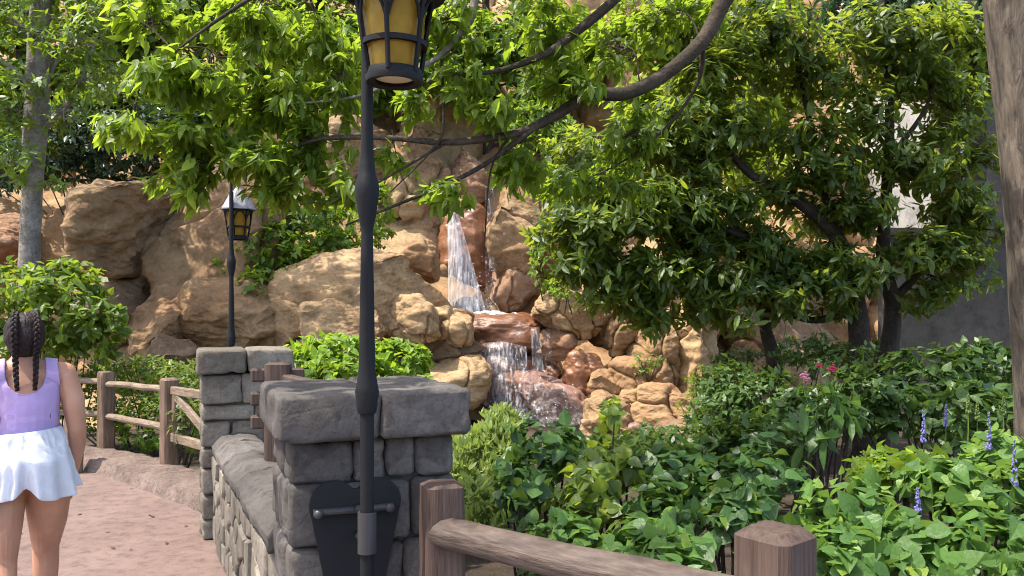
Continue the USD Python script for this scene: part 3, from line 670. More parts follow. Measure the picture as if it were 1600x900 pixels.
# low wall
lw = thing('low_wall', 'low wall of rough pale rubble stones with a rounded coping between the two pillars', 'wall', (-1.3, 4.4, 0))
A2, B2 = (near_o + NR @ np.array([.02, .60, 0]))[:2], (far_o + FR @ np.array([.10, -.01, 0]))[:2]
wd = unit(B2 - A2); wn = np.array([-wd[1], wd[0]])            # wn points to the path
wd3, wn3 = np.array([*wd, 0]), np.array([*wn, 0]); WLn = float(np.linalg.norm(B2 - A2)); TH, WH = .29, .60
if wn[0] > 0: wn3 = -wn3
A3 = np.array([*A2, 0])
Rw = np.stack([wd3, wn3, [0, 0, 1]], 1)
obj('core', xf(cbox((WLn, TH - .05, WH), .01), Rw, A3 + wd3 * WLn / 2 - wn3 * TH / 2 + np.array([0, 0, WH / 2])), 'mortar', lw)
def rubble(L, H, nx, nz, rng):
    pts = [((i + .5 + rng.uniform(-.42, .42)) * L / nx, (j + .5 + rng.uniform(-.4, .4)) * H / nz) for i in range(nx) for j in range(nz)]
    return [g.intersection(sbox(0, 0, L, H)) for g in voronoi_diagram(MultiPoint(pts), envelope=sbox(0, 0, L, H)).geoms]
rng = np.random.default_rng(31)
for side in (1, -1):
    for g in rubble(WLn, WH, 13, 4, rng) if side == 1 else rubble(WLn, WH, 7, 2, rng):
        g1 = g.buffer(-.005).simplify(.004); g2 = g.buffer(-.018).simplify(.005)
        if g2.is_empty or g1.geom_type != 'Polygon' or g2.geom_type != 'Polygon': continue
        off = (TH / 2) if side == 1 else -(TH / 2); pr = rng.uniform(.012, .035)
        pts = [(x, (off - side * .05), z) for x, z in g1.exterior.coords] + [(x, off + side * pr * .4, z) for x, z in g1.exterior.coords] + [(x, off + side * pr, z + rng.normal(0, .003)) for x, z in g2.exterior.coords]
        m = xf(hull(pts).refine_to_length(.05))
        m.vertices = m.vertices + m.vertex_normals * ((meshkit.fbm(m.vertices * 14 + rng.uniform(0, 50), 3, 2) - .5) * .010)[:, None]
        obj('stone', xf(m, Rw, A3 - wn3 * TH / 2), 'stone_warm', lw, smooth=50)
x = 0.0
while x < WLn - .02:                                              # coping stones with a rounded back
    L = min(rng.uniform(.42, .62), WLn - x); L = WLn - x if WLn - x - L < .2 else L
    prof = [(-TH / 2 - .03, 0), (-TH / 2 - .035, .06), (-.11, .125), (0, .145), (.11, .125), (TH / 2 + .035, .06), (TH / 2 + .03, 0)]
    m = xf(hull([(xx, y, z) for xx in (x + .005, x + L - .005) for y, z in prof]).refine_to_length(.05))
    m.vertices = m.vertices + m.vertex_normals * ((meshkit.fbm(m.vertices * 9 + rng.uniform(0, 50), 3, 2) - .5) * .035)[:, None]
    obj('capstone', xf(m, Rw, A3 - wn3 * TH / 2 + np.array([0, 0, WH])), 'stone_grey', lw, smooth=True); x += L

# ------------------------------------------------------------------ wooden fences
def post_mesh(x, y, w, z0, z1, ang, seed, hip=.02):
    rng = np.random.default_rng(seed); h = w / 2; c = w * .12; pts = []
    for z, k in ((z0, 1), ((z0 + z1) / 2, 1), (z1 - hip, 1), (z1, .72)):
        for sx, sy in ((1, 1), (1, -1), (-1, -1), (-1, 1)):
            j = rng.normal(0, .003, 2)
            pts += [((h * k) * sx + j[0], (h * k - c) * sy, z), ((h * k - c) * sx, h * k * sy + j[1], z)]
    m = xf(hull(pts).refine_to_length(.05))
    m.vertices = m.vertices + m.vertex_normals * ((meshkit.fbm(m.vertices * np.array([25, 25, 4.0]) + seed, 3, 3) - .5) * .012)[:, None]
    return xf(m, rot2(ang), (x, y, 0))
def rail_mesh(a, b, r, seed, n=10, squash=.8):
    a, b = np.asarray(a, float), np.asarray(b, float)
    p = a + (b - a) * np.linspace(0, 1, 26)[:, None]
    p = p + (meshkit.fbm(np.stack([np.linspace(0, 2.5, 26), np.zeros(26) + seed, np.zeros(26)], -1), 2, seed)[:, None] - .5) * .03 * np.array([0, 0, 1.0])
    return tube(p, r, n, .12, seed, squash)
lf = thing('wooden_fence', 'brown rail fence on the stone kerb between the far pillar and the walking person', 'fence', (-3.33, 7.96, .1))
fposts = [(-4.36, 8.15, .60), (-4.41, 8.9, .955), (-3.33, 7.96, .955), (-2.15, 6.72, .95)]
for i, (x, y, h) in enumerate(fposts):
    obj('post', post_mesh(x, y, .145, .0, h, math.radians(-42), i + 3), 'wood_post_light', lf)
def fr(i, j, za, zb, r, seed, parent=lf, mat='wood_rail_light'):
    a, b = fposts[i], fposts[j]; obj('rail', rail_mesh((a[0], a[1], za), (b[0], b[1], zb), r, seed), mat, parent)
fr(1, 2, .82, .845, .043, 1); fr(1, 2, .465, .47, .045, 2)
obj('rail', rail_mesh((-4.41, 8.9, .85), (-6.6, 9.6, .85), .043, 3), 'wood_rail_light', lf); obj('rail', rail_mesh((-4.41, 8.9, .48), (-6.6, 9.6, .48), .043, 4), 'wood_rail_light', lf)
obj('post', post_mesh(-6.6, 9.6, .145, 0, .95, 0, 19), 'wood_post_light', lf)
def plank(a, b, w, th, seed):
    a, b = np.asarray(a, float), np.asarray(b, float); L = np.linalg.norm(b - a); t = unit(b - a); s = unit(np.array([-t[1], t[0], 0])); u = np.cross(t, s)
    m = xf(cbox((L, th, w), .008)); return xf(m, np.stack([t, s, u], 1), (a + b) / 2)
C0, C1 = np.array([-3.28, 7.91, 0]), np.array([-2.2, 6.78, 0]); cz = lambda p, z: p + np.array([0, 0, z]); Cm = C0 + (C1 - C0) * .62
obj('brace_rail', plank(cz(C0, .84), cz(C1, .86), .08, .05, 1), 'wood_rail_light', lf); obj('brace_rail', plank(cz(C0, .39), cz(C1, .39), .085, .05, 2), 'wood_rail_light', lf)
obj('brace_board', plank(cz(C0 + unit(C1 - C0) * .07, .80), cz(C0 + unit(C1 - C0) * .072, .42), .07, .045, 3), 'wood_post_light', lf)
obj('brace_diagonal', plank(cz(C0 + unit(C1 - C0) * .1, .79), cz(Cm, .44), .085, .04, 4), 'wood_rail_light', lf)
# near fence
nf = thing('wooden_fence', 'weathered red brown front fence with a heavy rail running right from the near pillar', 'fence', (-.24, 2.85, 0))
nposts = [P(691, 487, 2.82)[:2], P(1210, 487, 2.05)[:2]]
fang = math.atan2(*(nposts[1] - nposts[0])[::-1])
obj('post', post_mesh(*nposts[0], .135, 0, 1.015, math.radians(18), 41, .012), 'wood_post', nf)
obj('post', post_mesh(*nposts[1], .155, 0, 1.06, math.radians(40), 42, .02), 'wood_post', nf)
d2 = unit(nposts[1] - nposts[0])
def nrail(z, seed, r=.062): 
    a = nposts[0] + d2 * .0 + np.array([.0, -.03]); b = nposts[1]
    obj('rail', rail_mesh((*a, z), (*b, z + .005), r, seed, 12, .85), 'wood_rail', nf)
nrail(.855, 6); nrail(.42, 7)
e3 = nposts[1] + d2 * 1.45
obj('post', post_mesh(*e3, .155, 0, 1.06, math.radians(40), 43, .02), 'wood_post', nf)
obj('rail', rail_mesh((*nposts[1], .86), (*e3, .86), .062, 8, 12, .85), 'wood_rail', nf); obj('rail', rail_mesh((*nposts[1], .42), (*e3, .42), .062, 9, 12, .85), 'wood_rail', nf)
# post with through-tenoned rails behind the low wall
bf = thing('railing_post', 'dark red brown wooden post with three blunt rail ends between the two pillars', 'post', P(434, 700, 4.7) * np.array([1, 1, 0]))
bp = P(434, 487, 4.75)
obj('post', post_mesh(bp[0], bp[1], .135, 0, 1.305, math.radians(10), 51, .01), 'wood_post', bf)
for k, z in enumerate((1.235, 1.10, .965)):
    obj('rail_end', xf(cbox((.30, .075, .075), .01), rot2(math.radians(16)), (bp[0] - .0, bp[1] - .0, z)), 'wood_post', bf)
    b1 = np.array([bp[0] + .07, bp[1] - .06, z - .03]); b2 = np.array([-.62, 3.62, z - .03])
    obj('rail', plank(b1, b2, .07, .06, k), 'wood_post', bf)

# ------------------------------------------------------------------ lamps
def lantern(t, c, z0, k=1.0, roof_mat='iron'):
    """tapered lantern: bottom ring at z0"""
    rb, rt, H = .083 * k, .122 * k, .27 * k; cz_ = np.array([c[0], c[1], z0])
    t = obj('lantern', lathe([(rb - .020, 0), (rb + .006, -.004), (rb + .010, .014), (rb + .004, .036), (rb - .014, .036), (rb - .020, 0)], cz_, 32), 'iron', t)
    obj('top_ring', lathe([(rt - .012, H - .012), (rt + .012, H - .012), (rt + .012, H + .012), (rt - .012, H + .012), (rt - .012, H - .012)], cz_, 32), 'iron', t)
    gl = obj('amber_glass', lathe([(rb - .012, .02), (rt - .014, H)], cz_, 32), 'amber_glass', t, smooth=60)
    obj('diffuser', lathe([(.0005, .012), (rb - .022, .012), (rb - .02, .03)], cz_, 32), 'cream_glass', t)
    rad = lambda z: rb + (rt - rb) * z / H
    zr = .115 * k
    obj('middle_ring', lathe([(rad(zr) - .008, zr - .009), (rad(zr) + .006, zr - .008), (rad(zr) + .006, zr + .009), (rad(zr) - .008, zr + .009), (rad(zr) - .008, zr - .009)], cz_, 32), 'iron', t)
    n = 6
    for i in range(n):
        a = i * 2 * math.pi / n + .45; e = np.array([math.cos(a), math.sin(a), 0])
        obj('bar', tube([cz_ + e * (rad(z) + .002) + np.array([0, 0, z]) for z in (.02, H * .5, H)], .0085 * k, 6), 'iron', t)
        a2 = a + 2 * math.pi / n; arch = []
        for s in np.linspace(0, 1, 9):
            aa = a + (a2 - a) * s; z = H * (.62 + .34 * math.sin(math.pi * s) ** .7)
            arch.append(cz_ + np.array([math.cos(aa), math.sin(aa), 0]) * (rad(z) + .001) + np.array([0, 0, z]))
        obj('tracery', tube(arch, .006 * k, 6), 'iron', t)
    obj('lamp_roof', lathe([(rt - .02, H + .012), (rt + .042 * k, H + .004), (rt + .042 * k, H + .014), (.085 * k, H + .15 * k), (.035 * k, H + .20 * k), (.012, H + .23 * k), (.0005, H + .235 * k)], cz_, 8 if roof_mat != 'iron' else 32), roof_mat, t, smooth=25)
    return H + .235 * k
def lamp(label, px, d, off, z_lant, z_base, knob_z, bulb_z, roof_mat, group=None):
    c = P(px, 487, d)[:2]; t = thing('lamp_post', label, 'lamp post', (*c, z_base))
    c3 = np.array([*c, 0.0])
    prof = [(.023, z_base), (.023, knob_z - .075), (.030, knob_z - .07), (.034, knob_z - .055), (.036, knob_z - .03), (.040, knob_z), (.036, knob_z + .02), (.031, knob_z + .05), (.0275, knob_z + .09),
            (.0255, knob_z + .2), (.020, bulb_z - .16), (.019, bulb_z - .13), (.024, bulb_z - .11), (.031, bulb_z - .07), (.038, bulb_z - .03), (.041, bulb_z), (.039, bulb_z + .025), (.031, bulb_z + .05), (.028, bulb_z + .07), (.024, bulb_z + .1), (.020, bulb_z + .14), (.0195, z_lant + .42)]
    obj('pole', lathe(prof, c3, 20), 'iron', t, smooth=40)
    prof = [(r_ * (.86 if not (abs(z_ - knob_z) < .06 or abs(z_ - bulb_z) < .06) else 1.0), z_) for r_, z_ in prof]
    o = np.array([off[0], off[1], 0]); zt = z_lant + .40
    obj('arm', tube(spline([c3 + [0, 0, zt], c3 + [0, 0, zt + .14], c3 + o * .3 + [0, 0, zt + .24], c3 + o * .8 + [0, 0, zt + .22], c3 + o + [0, 0, zt + .10]], 24), .014, 8), 'iron', t)
    lt = c + np.asarray(off)
    lantern(t, lt, z_lant, 1.0, roof_mat)
    obj('hanger', tube([np.array([*lt, z_lant + .49]), np.array([*lt, zt + .12])], .010, 8), 'iron', t)
    return t, c3
nl, nc = lamp('near black lamp post with an amber lantern, strapped to the front of the near pillar', 573.5, 2.72, (.105, -.10), 2.335, 0.0, 1.335, 2.0, 'iron')
fl, fc = lamp('far black lamp post with a pale roofed amber lantern behind the far pillar', 361.5, 7.5, (.01, .16), 2.275, 0.0, 1.36, 2.05, 'lamp_roof_metal')
# strap on the near pillar: heart-shaped iron plate, cross bar, collar, bolts
zf = lambda z: nc + np.array([0, 0, z])
nrm2 = NR @ np.array([0, -1, 0]); tx = NR @ np.array([1, 0, 0])
shield = Point(-.078, .925).buffer(.085).union(Point(.075, .925).buffer(.085)).union(Polygon([(-.160, .91), (.157, .91), (.085, .56), (.07, .40), (-.07, .40), (-.09, .56)])).buffer(.02).buffer(-.02)
plate = trimesh.creation.extrude_polygon(shield, .012, engine='earcut')
front_y = float((nc - near_o) @ (NR @ np.array([0, 1, 0])))   # pole's distance before the shaft front (negative)
on_face = nc - (NR @ np.array([0, 1, 0])) * (front_y + .022)
Rp = np.stack([tx, [0, 0, 1], nrm2], 1)
bpl = obj('back_plate', xf(plate, Rp, on_face), 'iron', nl)
obj('cross_bar', tube([on_face + nrm2 * .022 + tx * s + np.array([0, 0, .905 + abs(s) * .02]) for s in np.linspace(-.15, .13, 9)], .012, 8), 'iron_grey', bpl)
for s in (-.135, .115):
    obj('bolt', xf(trimesh.creation.icosphere(2, .017), None, on_face + nrm2 * .034 + tx * s + np.array([0, 0, .905])), 'iron_grey', bpl, smooth=True)
obj('collar', lathe([(.024, .80), (.031, .80), (.031, .935), (.024, .935)], nc, 20), 'iron_grey', nl)
for z in (.82, .915): obj('clamp_arm', tube([nc + np.array([0, 0, z]), on_face + np.array([0, 0, z])], .012, 6), 'iron', nl)
# ------------------------------------------------------------------ person
def bone_union(chains, L, iters, seed=0):
    ms = []
    for ch in chains:
        for (a, ra), (b, rb) in zip(ch[:-1], ch[1:]):
            s1 = trimesh.creation.icosphere(2, 1.0).vertices
            f = lambda c, r: s1 * np.asarray(r if np.size(r) == 3 else (r, r, r)) + np.asarray(c)
            ms.append(hull(np.vstack([f(a, ra), f(b, rb)])))
    m = Manifold.batch_boolean(ms, manifold3d.OpType.Add).refine_to_length(L)
    t = to_tm(m); t.merge_vertices()
    trimesh.smoothing.filter_taubin(t, lamb=.5, nu=.52, iterations=iters)
    return t
PR = np.diag([.94, .94, .977]) @ rot2(math.radians(33)); PX = P(39, 487, 3.9); pc = np.array([PX[0], 3.9, 0])
W = lambda v: np.asarray(v, float) + pc
pe = thing('person', 'person walking away in a lavender tank top and white shorts, dark hair in two braids', 'person', pc)
def leg(s, y):
    return [((s * .085, .0, .90), (.115, .118, .12)), ((s * .102, .0 + y * .1, .76), (.112, .115, .10)), ((s * .105, y * .5, .60), (.092, .095, .08)), ((s * .10, y * .8 + .015, .455), .064), ((s * .10, y - .01, .34), (.062, .066, .06)), ((s * .10, y - .02, .09), .037)]
def foot(s, y):
    return [((s * .10, y - .03, .05), .040), ((s * .105, y + .07, .035), .036), ((s * .11, y + .15, .024), .026)]
def arm(s):
    return [((s * .175, -.01, 1.325), .058), ((s * .213, -.02, 1.20), .055), ((s * .232, -.01, 1.06), .045), ((s * .238, .03, .97), .041), ((s * .226, .085, .845), .028), ((s * .222, .10, .81), (.022, .032, .03))]
torso = [((0, .0, .94), (.16, .118, .09)), ((0, .01, 1.04), (.142, .105, .08)), ((0, .0, 1.16), (.140, .103, .08)), ((0, -.005, 1.27), (.150, .095, .07)), ((0, -.01, 1.335), (.115, .065, .05)), ((0, .005, 1.41), .056), ((0, .02, 1.46), .055)]
sh = [((-.175, -.01, 1.33), .056), ((0, -.01, 1.35), .06), ((.175, -.01, 1.33), .056)]
head = [((0, .03, 1.535), (.080, .096, .10)), ((0, .045, 1.50), (.070, .083, .085)), ((0, .07, 1.455), (.045, .045, .03))]
nose = [((0, .125, 1.52), .010), ((0, .146, 1.497), .013)]
ears = [[((s * .078, .02, 1.525), (.008, .014, .022)), ((s * .082, .015, 1.515), (.008, .016, .024))] for s in (-1, 1)]
glut = [[((s * .075, -.045, .90), (.085, .085, .08)), ((s * .075, -.04, .86), (.085, .08, .07))] for s in (-1, 1)]
body = bone_union([torso, sh, head, nose] + ears + glut + [leg(1, .16), leg(-1, -.14), foot(1, .16), foot(-1, -.14), arm(1), arm(-1)], .012, 26)
def hand(s):
    w = np.array([s * .222, .105, .805]); ch = [[(w, (.020, .030, .02)), (w + [0, .012, -.075], (.013, .036, .018))]]
    for k, (dy, L) in enumerate(((-.030, .066), (-.010, .078), (.010, .073), (.028, .058))):
        b = w + [0, .012 + dy * .95, -.078]; u1 = b + [-s * .010, .004, -L * .5]; u2 = b + [-s * .032, .008, -L * .82]
        ch.append([(w + [0, .01 + dy * .8, -.05], .0095), (b, .0095), (u1, .0085), (u2, .0072)])
    ch.append([(w + [-s * .006, .022, -.02], .012), (w + [-s * .016, .05, -.055], .010), (w + [-s * .022, .058, -.085], .008)])
    return bone_union(ch, .0045, 6)
def man(t):
    return Manifold(manifold3d.Mesh(np.asarray(t.vertices, np.float32), np.asarray(t.faces, np.uint32)))
def joined(parts):
    r = man(parts[0])
    for p_ in parts[1:]: r = r + man(p_)
    return to_tm(r)
try: bodyall = joined([body, hand(1), hand(-1)])
except Exception: bodyall = cat_meshes([body, hand(1), hand(-1)])
obj('body', xf(bodyall, PR, pc), 'skin', pe, smooth=True)
# tank top: the torso's own form, a little wider, cut at neck, arms and hem
tt = bone_union([torso[:5], sh], .012, 10)
tt.vertices = tt.vertices + tt.vertex_normals * .015
hole = to_tm(hull([(x, y, z) for x, z in ((.158, 1.5), (.140, 1.38), (.150, 1.30), (.166, 1.21), (.40, 1.16), (.4, 1.5)) for y in (-.3, .3)]) + hull([(-x, y, z) for x, z in ((.158, 1.5), (.140, 1.38), (.150, 1.30), (.166, 1.21), (.40, 1.16), (.4, 1.5)) for y in (-.3, .3)]))
neckhole = hull(np.vstack([trimesh.creation.icosphere(2, 1).vertices * (.088, .2, .10) + c for c in ((0, -.1, 1.34), (0, .1, 1.36), (0, -.1, 1.47))]))
top = man(tt)
top = top - man(hole) - neckhole
top = top ^ Manifold.cube((1, 1, .45), True).translate((0, 0, 1.225))
top = top.refine_to_length(.012)
tm_ = to_tm(top); 
wr = (meshkit.fbm(tm_.vertices * np.array([8, 8, 26]), 3, 4) - .5) * .012
tm_.vertices = tm_.vertices + tm_.vertex_normals * wr[:, None] * np.clip((1.2 - tm_.vertices[:, 2:]) * 6, .15, 1)
obj('tank_top', xf(tm_, PR, pc), 'lavender_knit', pe, smooth=True)
# flared shorts
def shorts():
    nu, nv = 96, 26; a = np.arange(nu) * 2 * np.pi / nu; rings = []
    for k in range(nv):
        t = k / (nv - 1); z = 1.065 - t * .32
        rx = .160 + .066 * t ** .6 + .014 * t ** 2; ry = .128 + .060 * min(1, t * 2.2) + .010 * t
        fold = t ** 1.3 * (.016 * np.sin(a * 8 + 1.8 * np.sin(a * 2) + t * .8) + .010 * np.sin(a * 19 + 2 + 2 * np.sin(a * 3))) + .007 * np.sin(a * 31 + np.sin(a * 5) * 3) * np.exp(-((t - .12) / .12) ** 2)
        notch = np.exp(-((np.abs(np.mod(a + np.pi / 2 + np.pi, 2 * np.pi) - np.pi)) / .16) ** 2)      # between the legs at the back
        x = np.cos(a) * (rx + fold); y = np.sin(a) * (ry + fold) - .015
        y = y + notch * t ** 2 * .05
        zz = z + t ** 2 * (.016 * np.sin(a * 3 + 1) + notch * .05 + .012 * np.cos(a)) + .010 * (1 - t) * np.cos(a) * 1
        rings.append(np.stack([x, y, zz], -1))
    Vo = np.array(rings); c = Vo.mean(1, keepdims=True); Vi = c + (Vo - c) * .975
    V = np.vstack([Vo.reshape(-1, 3), Vi.reshape(-1, 3)]); n0 = nu * nv
    i = np.arange(nv - 1)[:, None] * nu; j = np.arange(nu)[None]; jn = (j + 1) % nu
    o_ = np.stack([i + j, i + nu + j, i + nu + jn, i + jn], -1).reshape(-1, 4); in_ = o_[:, ::-1] + n0
    e = (nv - 1) * nu; jj = np.arange(nu); jj1 = (jj + 1) % nu
    hem = np.stack([e + jj, n0 + e + jj, n0 + e + jj1, e + jj1], -1)
    waist = np.stack([jj, jj1, n0 + jj1, n0 + jj], -1)
    qd = np.vstack([o_, in_, hem, waist]); return trimesh.Trimesh(V, np.vstack([qd[:, [0, 1, 2]], qd[:, [0, 2, 3]]]), process=False)
sm = shorts()
sm.vertices = sm.vertices + np.stack([np.sign(sm.vertices[:, 0]), np.sign(sm.vertices[:, 1]), 0 * sm.vertices[:, 0]], 1) * ((meshkit.fbm(sm.vertices * np.array([9, 9, 16.0]) + sm.vertices[:, ::-1] * 6, 3, 6) - .5) * .016)[:, None]
sh_p = obj('shorts', xf(sm, PR, pc), 'white_cloth', pe, smooth=True)
for s, y in ((1, .16), (-1, -.14)):
    m = bone_union([[((s * .10, y - .04, .04), .05), ((s * .106, y + .06, .035), .047), ((s * .11, y + .15, .03), .038)]], .012, 6)
    m.vertices[:, 2] = np.maximum(m.vertices[:, 2], .002)
    obj('shoe', xf(m, PR, pc), 'shoe_cloth', pe, smooth=True)
# hair: cap with a middle parting, two plaited rows along the head and two hanging braids
capm = bone_union([[((0, .012, 1.545), (.093, .104, .090)), ((0, -.008, 1.515), (.092, .094, .09)), ((0, -.024, 1.465), (.070, .062, .052))]], .007, 8)
capm.vertices = capm.vertices + capm.vertex_normals * ((meshkit.fbm(capm.vertices * np.array([70, 70, 14.0]), 3, 12) - .5) * .012)[:, None]
cut = Manifold.cube((.4, .3, .4), True).rotate((-28, 0, 0)).translate((0, .20, 1.47))
part = hull([(x, y, z) for x in (-.003, .003) for (y, z) in ((-.085, 1.66), (.10, 1.68))] + [(0, -.120, 1.52), (0, -.066, 1.61), (0, .0, 1.628), (0, .06, 1.62)])
cm = man(capm) - cut - part
hr = obj('hair', xf(to_tm(cm), PR, pc), 'hair', pe, smooth=50)
def braid(path, r0, r1, n, seed):
    p = spline(path, n); t = unit(np.gradient(p, axis=0)); ref = np.array([0, -1.0, .2]); u = unit(np.cross(t, ref)); w = unit(np.cross(u, t)); ms = []
    s = np.linspace(0, 1, n); L = np.concatenate([[0], np.cumsum(np.linalg.norm(np.diff(p, axis=0), axis=1))]); r = r0 + (r1 - r0) * s
    for k in range(3):
        ph = L / (r0 * 3.0) * 2 * np.pi * .5 + k * 2 * np.pi / 3
        q = p + u * (np.sin(ph) * r * .75)[:, None] + w * (np.sin(2 * ph) * r * .40)[:, None]
        ms.append(tube(q, r * .62, 7))
    return cat_meshes(ms)
for s in (-1, 1):
    rowp = [(s * .030, .075, 1.622), (s * .038, .02, 1.632), (s * .046, -.050, 1.620), (s * .050, -.092, 1.572), (s * .050, -.104, 1.515), (s * .046, -.092, 1.445)]
    obj('plaited_row', xf(braid(rowp, .0125, .0125, 110, 1), PR, pc), 'hair', hr, smooth=True)
    hang = [(s * .046, -.092, 1.45), (s * .044, -.088, 1.41), (s * .043, -.098, 1.36), (s * .040, -.112, 1.30), (s * .037, -.116, 1.262)]
    obj('braid', xf(braid(hang, .0125, .008, 110, 2), PR, pc), 'hair', hr, smooth=True)
    obj('hair_tie', xf(tube([(s * .040, -.112, 1.305), (s * .0395, -.1135, 1.295)], 0.0105, 10), PR, pc), 'iron', hr)

# ------------------------------------------------------------------ trees
def limb(parent, pts, rad, bark, n=30, sides=10, name='branch', seed=0):
    p = spline(pts, n); obj(name, tube(p, rad, sides, .10, seed), bark, parent, smooth=True); return p
# big tree at the right: trunk leaning in, one long limb reaching left across the picture
rng = np.random.default_rng(101)
rt = thing('broadleaf_tree', 'big grey-barked tree at the right edge with a long limb and lime green leaves', 'tree', P(1660, 487, 4.7) * np.array([1, 1, 0]))
trunk = limb(rt, [P(1652, 918, 4.75), P(1646, 700, 4.72), P(1640, 600, 4.7), P(1626, 350, 4.6), P(1610, 150, 4.6), P(1585, -40, 4.6), P(1560, -250, 4.6), P(1540, -420, 4.7)], [.25, .20, .185, .18, .18, .17, .13, .09], 'bark_ridged', 60, 22, 'trunk', 3)
L1 = limb(rt, [P(1560, -230, 4.6), P(1400, -240, 5.0), P(1250, -150, 5.4), P(1145, -20, 5.6), P(1100, 60, 5.65), P(1040, 115, 5.65), P(980, 145, 5.6), P(920, 150, 5.55), P(860, 185, 5.5), P(800, 210, 5.45), P(700, 222, 5.35), P(600, 215, 5.3), P(500, 217, 5.2), P(430, 240, 5.15), P(350, 257, 5.1)], [.085, .075, .062, .055, .052, .05, .045, .038, .030, .024, .019, .015, .010, .006], 'bark_brown', 90, 10, seed=4)
L2 = limb(rt, [P(1250, -150, 5.4), P(1080, -110, 5.3), P(960, 0, 5.3), P(900, 50, 5.3), P(850, 85, 5.3), P(780, 110, 5.3), P(705, 118, 5.3)], [.05, .04, .032, .03, .024, .016, .007], 'bark_brown', 50, seed=5)
L3 = limb(rt, [P(835, 200, 5.47), P(760, 255, 5.4), P(690, 292, 5.3), P(640, 312, 5.25), P(590, 332, 5.2), P(540, 352, 5.2)], [.020, .016, .012, .009, .006], 'bark_brown', 30, 8, seed=6)
L4 = limb(rt, [P(900, -90, 5.3), P(760, -30, 5.3), P(735, 30, 5.3), P(690, 85, 5.25), P(650, 108, 5.2), P(560, 150, 5.2), P(430, 165, 5.1)], [.035, .03, .026, .02, .016, .01, .005], 'bark_grey', 40, 8, seed=7)
L5 = limb(rt, [P(690, 90, 5.25), P(692, 200, 5.3), P(668, 242, 5.3), P(610, 300, 5.2)], [.010, .009, .007, .004], 'bark_brown', 20, 7, seed=8)
L6 = limb(rt, [P(1080, -110, 5.3), P(800, -150, 5.0), P(560, -90, 4.9), P(420, -20, 4.9), P(300, 60, 4.8), P(220, 130, 4.8)], [.04, .03, .022, .015, .009, .004], 'bark_brown', 50, 8, seed=9)
L7 = limb(rt, [P(700, 222, 5.35), P(560, 300, 5.2), P(470, 320, 5.1)], [.010, .007, .003], 'bark_brown', 16, 7, seed=10)
L8 = limb(rt, [P(1100, 60, 5.65), P(1090, 130, 5.9), P(1040, 200, 6.0), P(960, 260, 6.0), P(880, 290, 5.9)], [.02, .014, .01, .007, .004], 'bark_brown', 26, 8, seed=11)
L9 = limb(rt, [P(800, 208, 5.45), P(772, 250, 5.4), P(762, 300, 5.4), P(757, 388, 5.4)], [.010, .007, .006, .004], 'bark_dark', 20, 7, seed=12)
L10 = limb(rt, [np.array(L6[10]), np.array([-1.2, 3.9, 4.3]), np.array([-1.8, 3.0, 4.2])], [.03, .02, .008], 'bark_brown', 20, 8, seed=13)
bl = []
for (px, py, rx, ry, d, n) in [(235, 30, 90, 45, 5.0, 16), (400, 40, 100, 55, 5.2, 24), (250, 120, 60, 32, 4.8, 14), (335, 125, 80, 45, 5, 20), (205, 200, 50, 18, 4.8, 11), (300, 215, 75, 30, 5, 20), (430, 165, 100, 55, 5.2, 30),
        (290, 268, 60, 26, 5, 16), (395, 255, 90, 36, 5.1, 26), (480, 235, 70, 55, 5.3, 20), (525, 130, 55, 70, 5.4, 22), (500, 50, 70, 50, 5.4, 20), (300, 305, 28, 14, 4.95, 5), (440, 300, 60, 18, 5.1, 10), (540, 290, 30, 25, 5.2, 5),
        (700, 30, 60, 45, 5.3, 16), (725, 120, 55, 55, 5.4, 16), (770, 175, 55, 30, 5.3, 11), (850, 50, 80, 50, 5.5, 22), (880, 130, 70, 45, 5.5, 18), (698, 300, 38, 26, 5.2, 11), (820, 255, 50, 40, 5.6, 14),
        (935, 80, 60, 60, 6, 16), (980, 210, 70, 50, 6, 20), (1010, 30, 80, 45, 6, 20), (650, 165, 25, 35, 5.4, 6), (880, 285, 55, 32, 5.9, 12), (960, 290, 70, 40, 6, 14), (600, 70, 40, 60, 5.6, 8), (620, 250, 40, 20, 5.4, 4), (1100, 0, 60, 40, 6.0, 10)]:
    bl.append(B(px, py, rx * 1.05, ry * 1.05, d, int(n * 2.1), .32))
grow(rt, [L1, L2, L3, L4, L5, L6, L7, L8], bl, rng, 'leaflet', 'leaf_lime', .10, 11, 'bark_brown', spread=.5, droop=.5, single=300, twig_r=.0042, up=.8, jit=.35, sway=(-.25, 0, 0))
shade_crown = [((-1.75, 2.9, 4.0), (.7, .6, .35), 34), ((-.95, 3.4, 4.2), (.8, .7, .35), 40), ((-.2, 3.9, 4.3), (.8, .6, .35), 34), ((.2, 5.2, 4.6), (.8, .7, .35), 30), ((.9, 4.2, 4.5), (.9, .6, .4), 30), ((2.3, 4.2, 5.0), (.9, .8, .5), 30), ((3.2, 5.0, 5.2), (1, 1, .6), 34), ((1.6, 7.0, 5.5), (1.5, 1.2, .5), 90), ((3.0, 6.8, 5.7), (1.5, 1.0, .5), 90), ((2.4, 5.6, 5.3), (1.2, .9, .5), 40), ((3.8, 8.0, 5.8), (1.4, 1.1, .5), 80), ((2.2, 8.4, 6.0), (1.4, 1.1, .5), 80)]  # unseen crown leaves added above the view to shade what stands below
grow(rt, [L1, L6, L10, trunk], shade_crown, rng, 'ovate', 'leaf_mid', .14, 7, 'bark_brown', spread=.55, droop=.3, twig_r=.006)
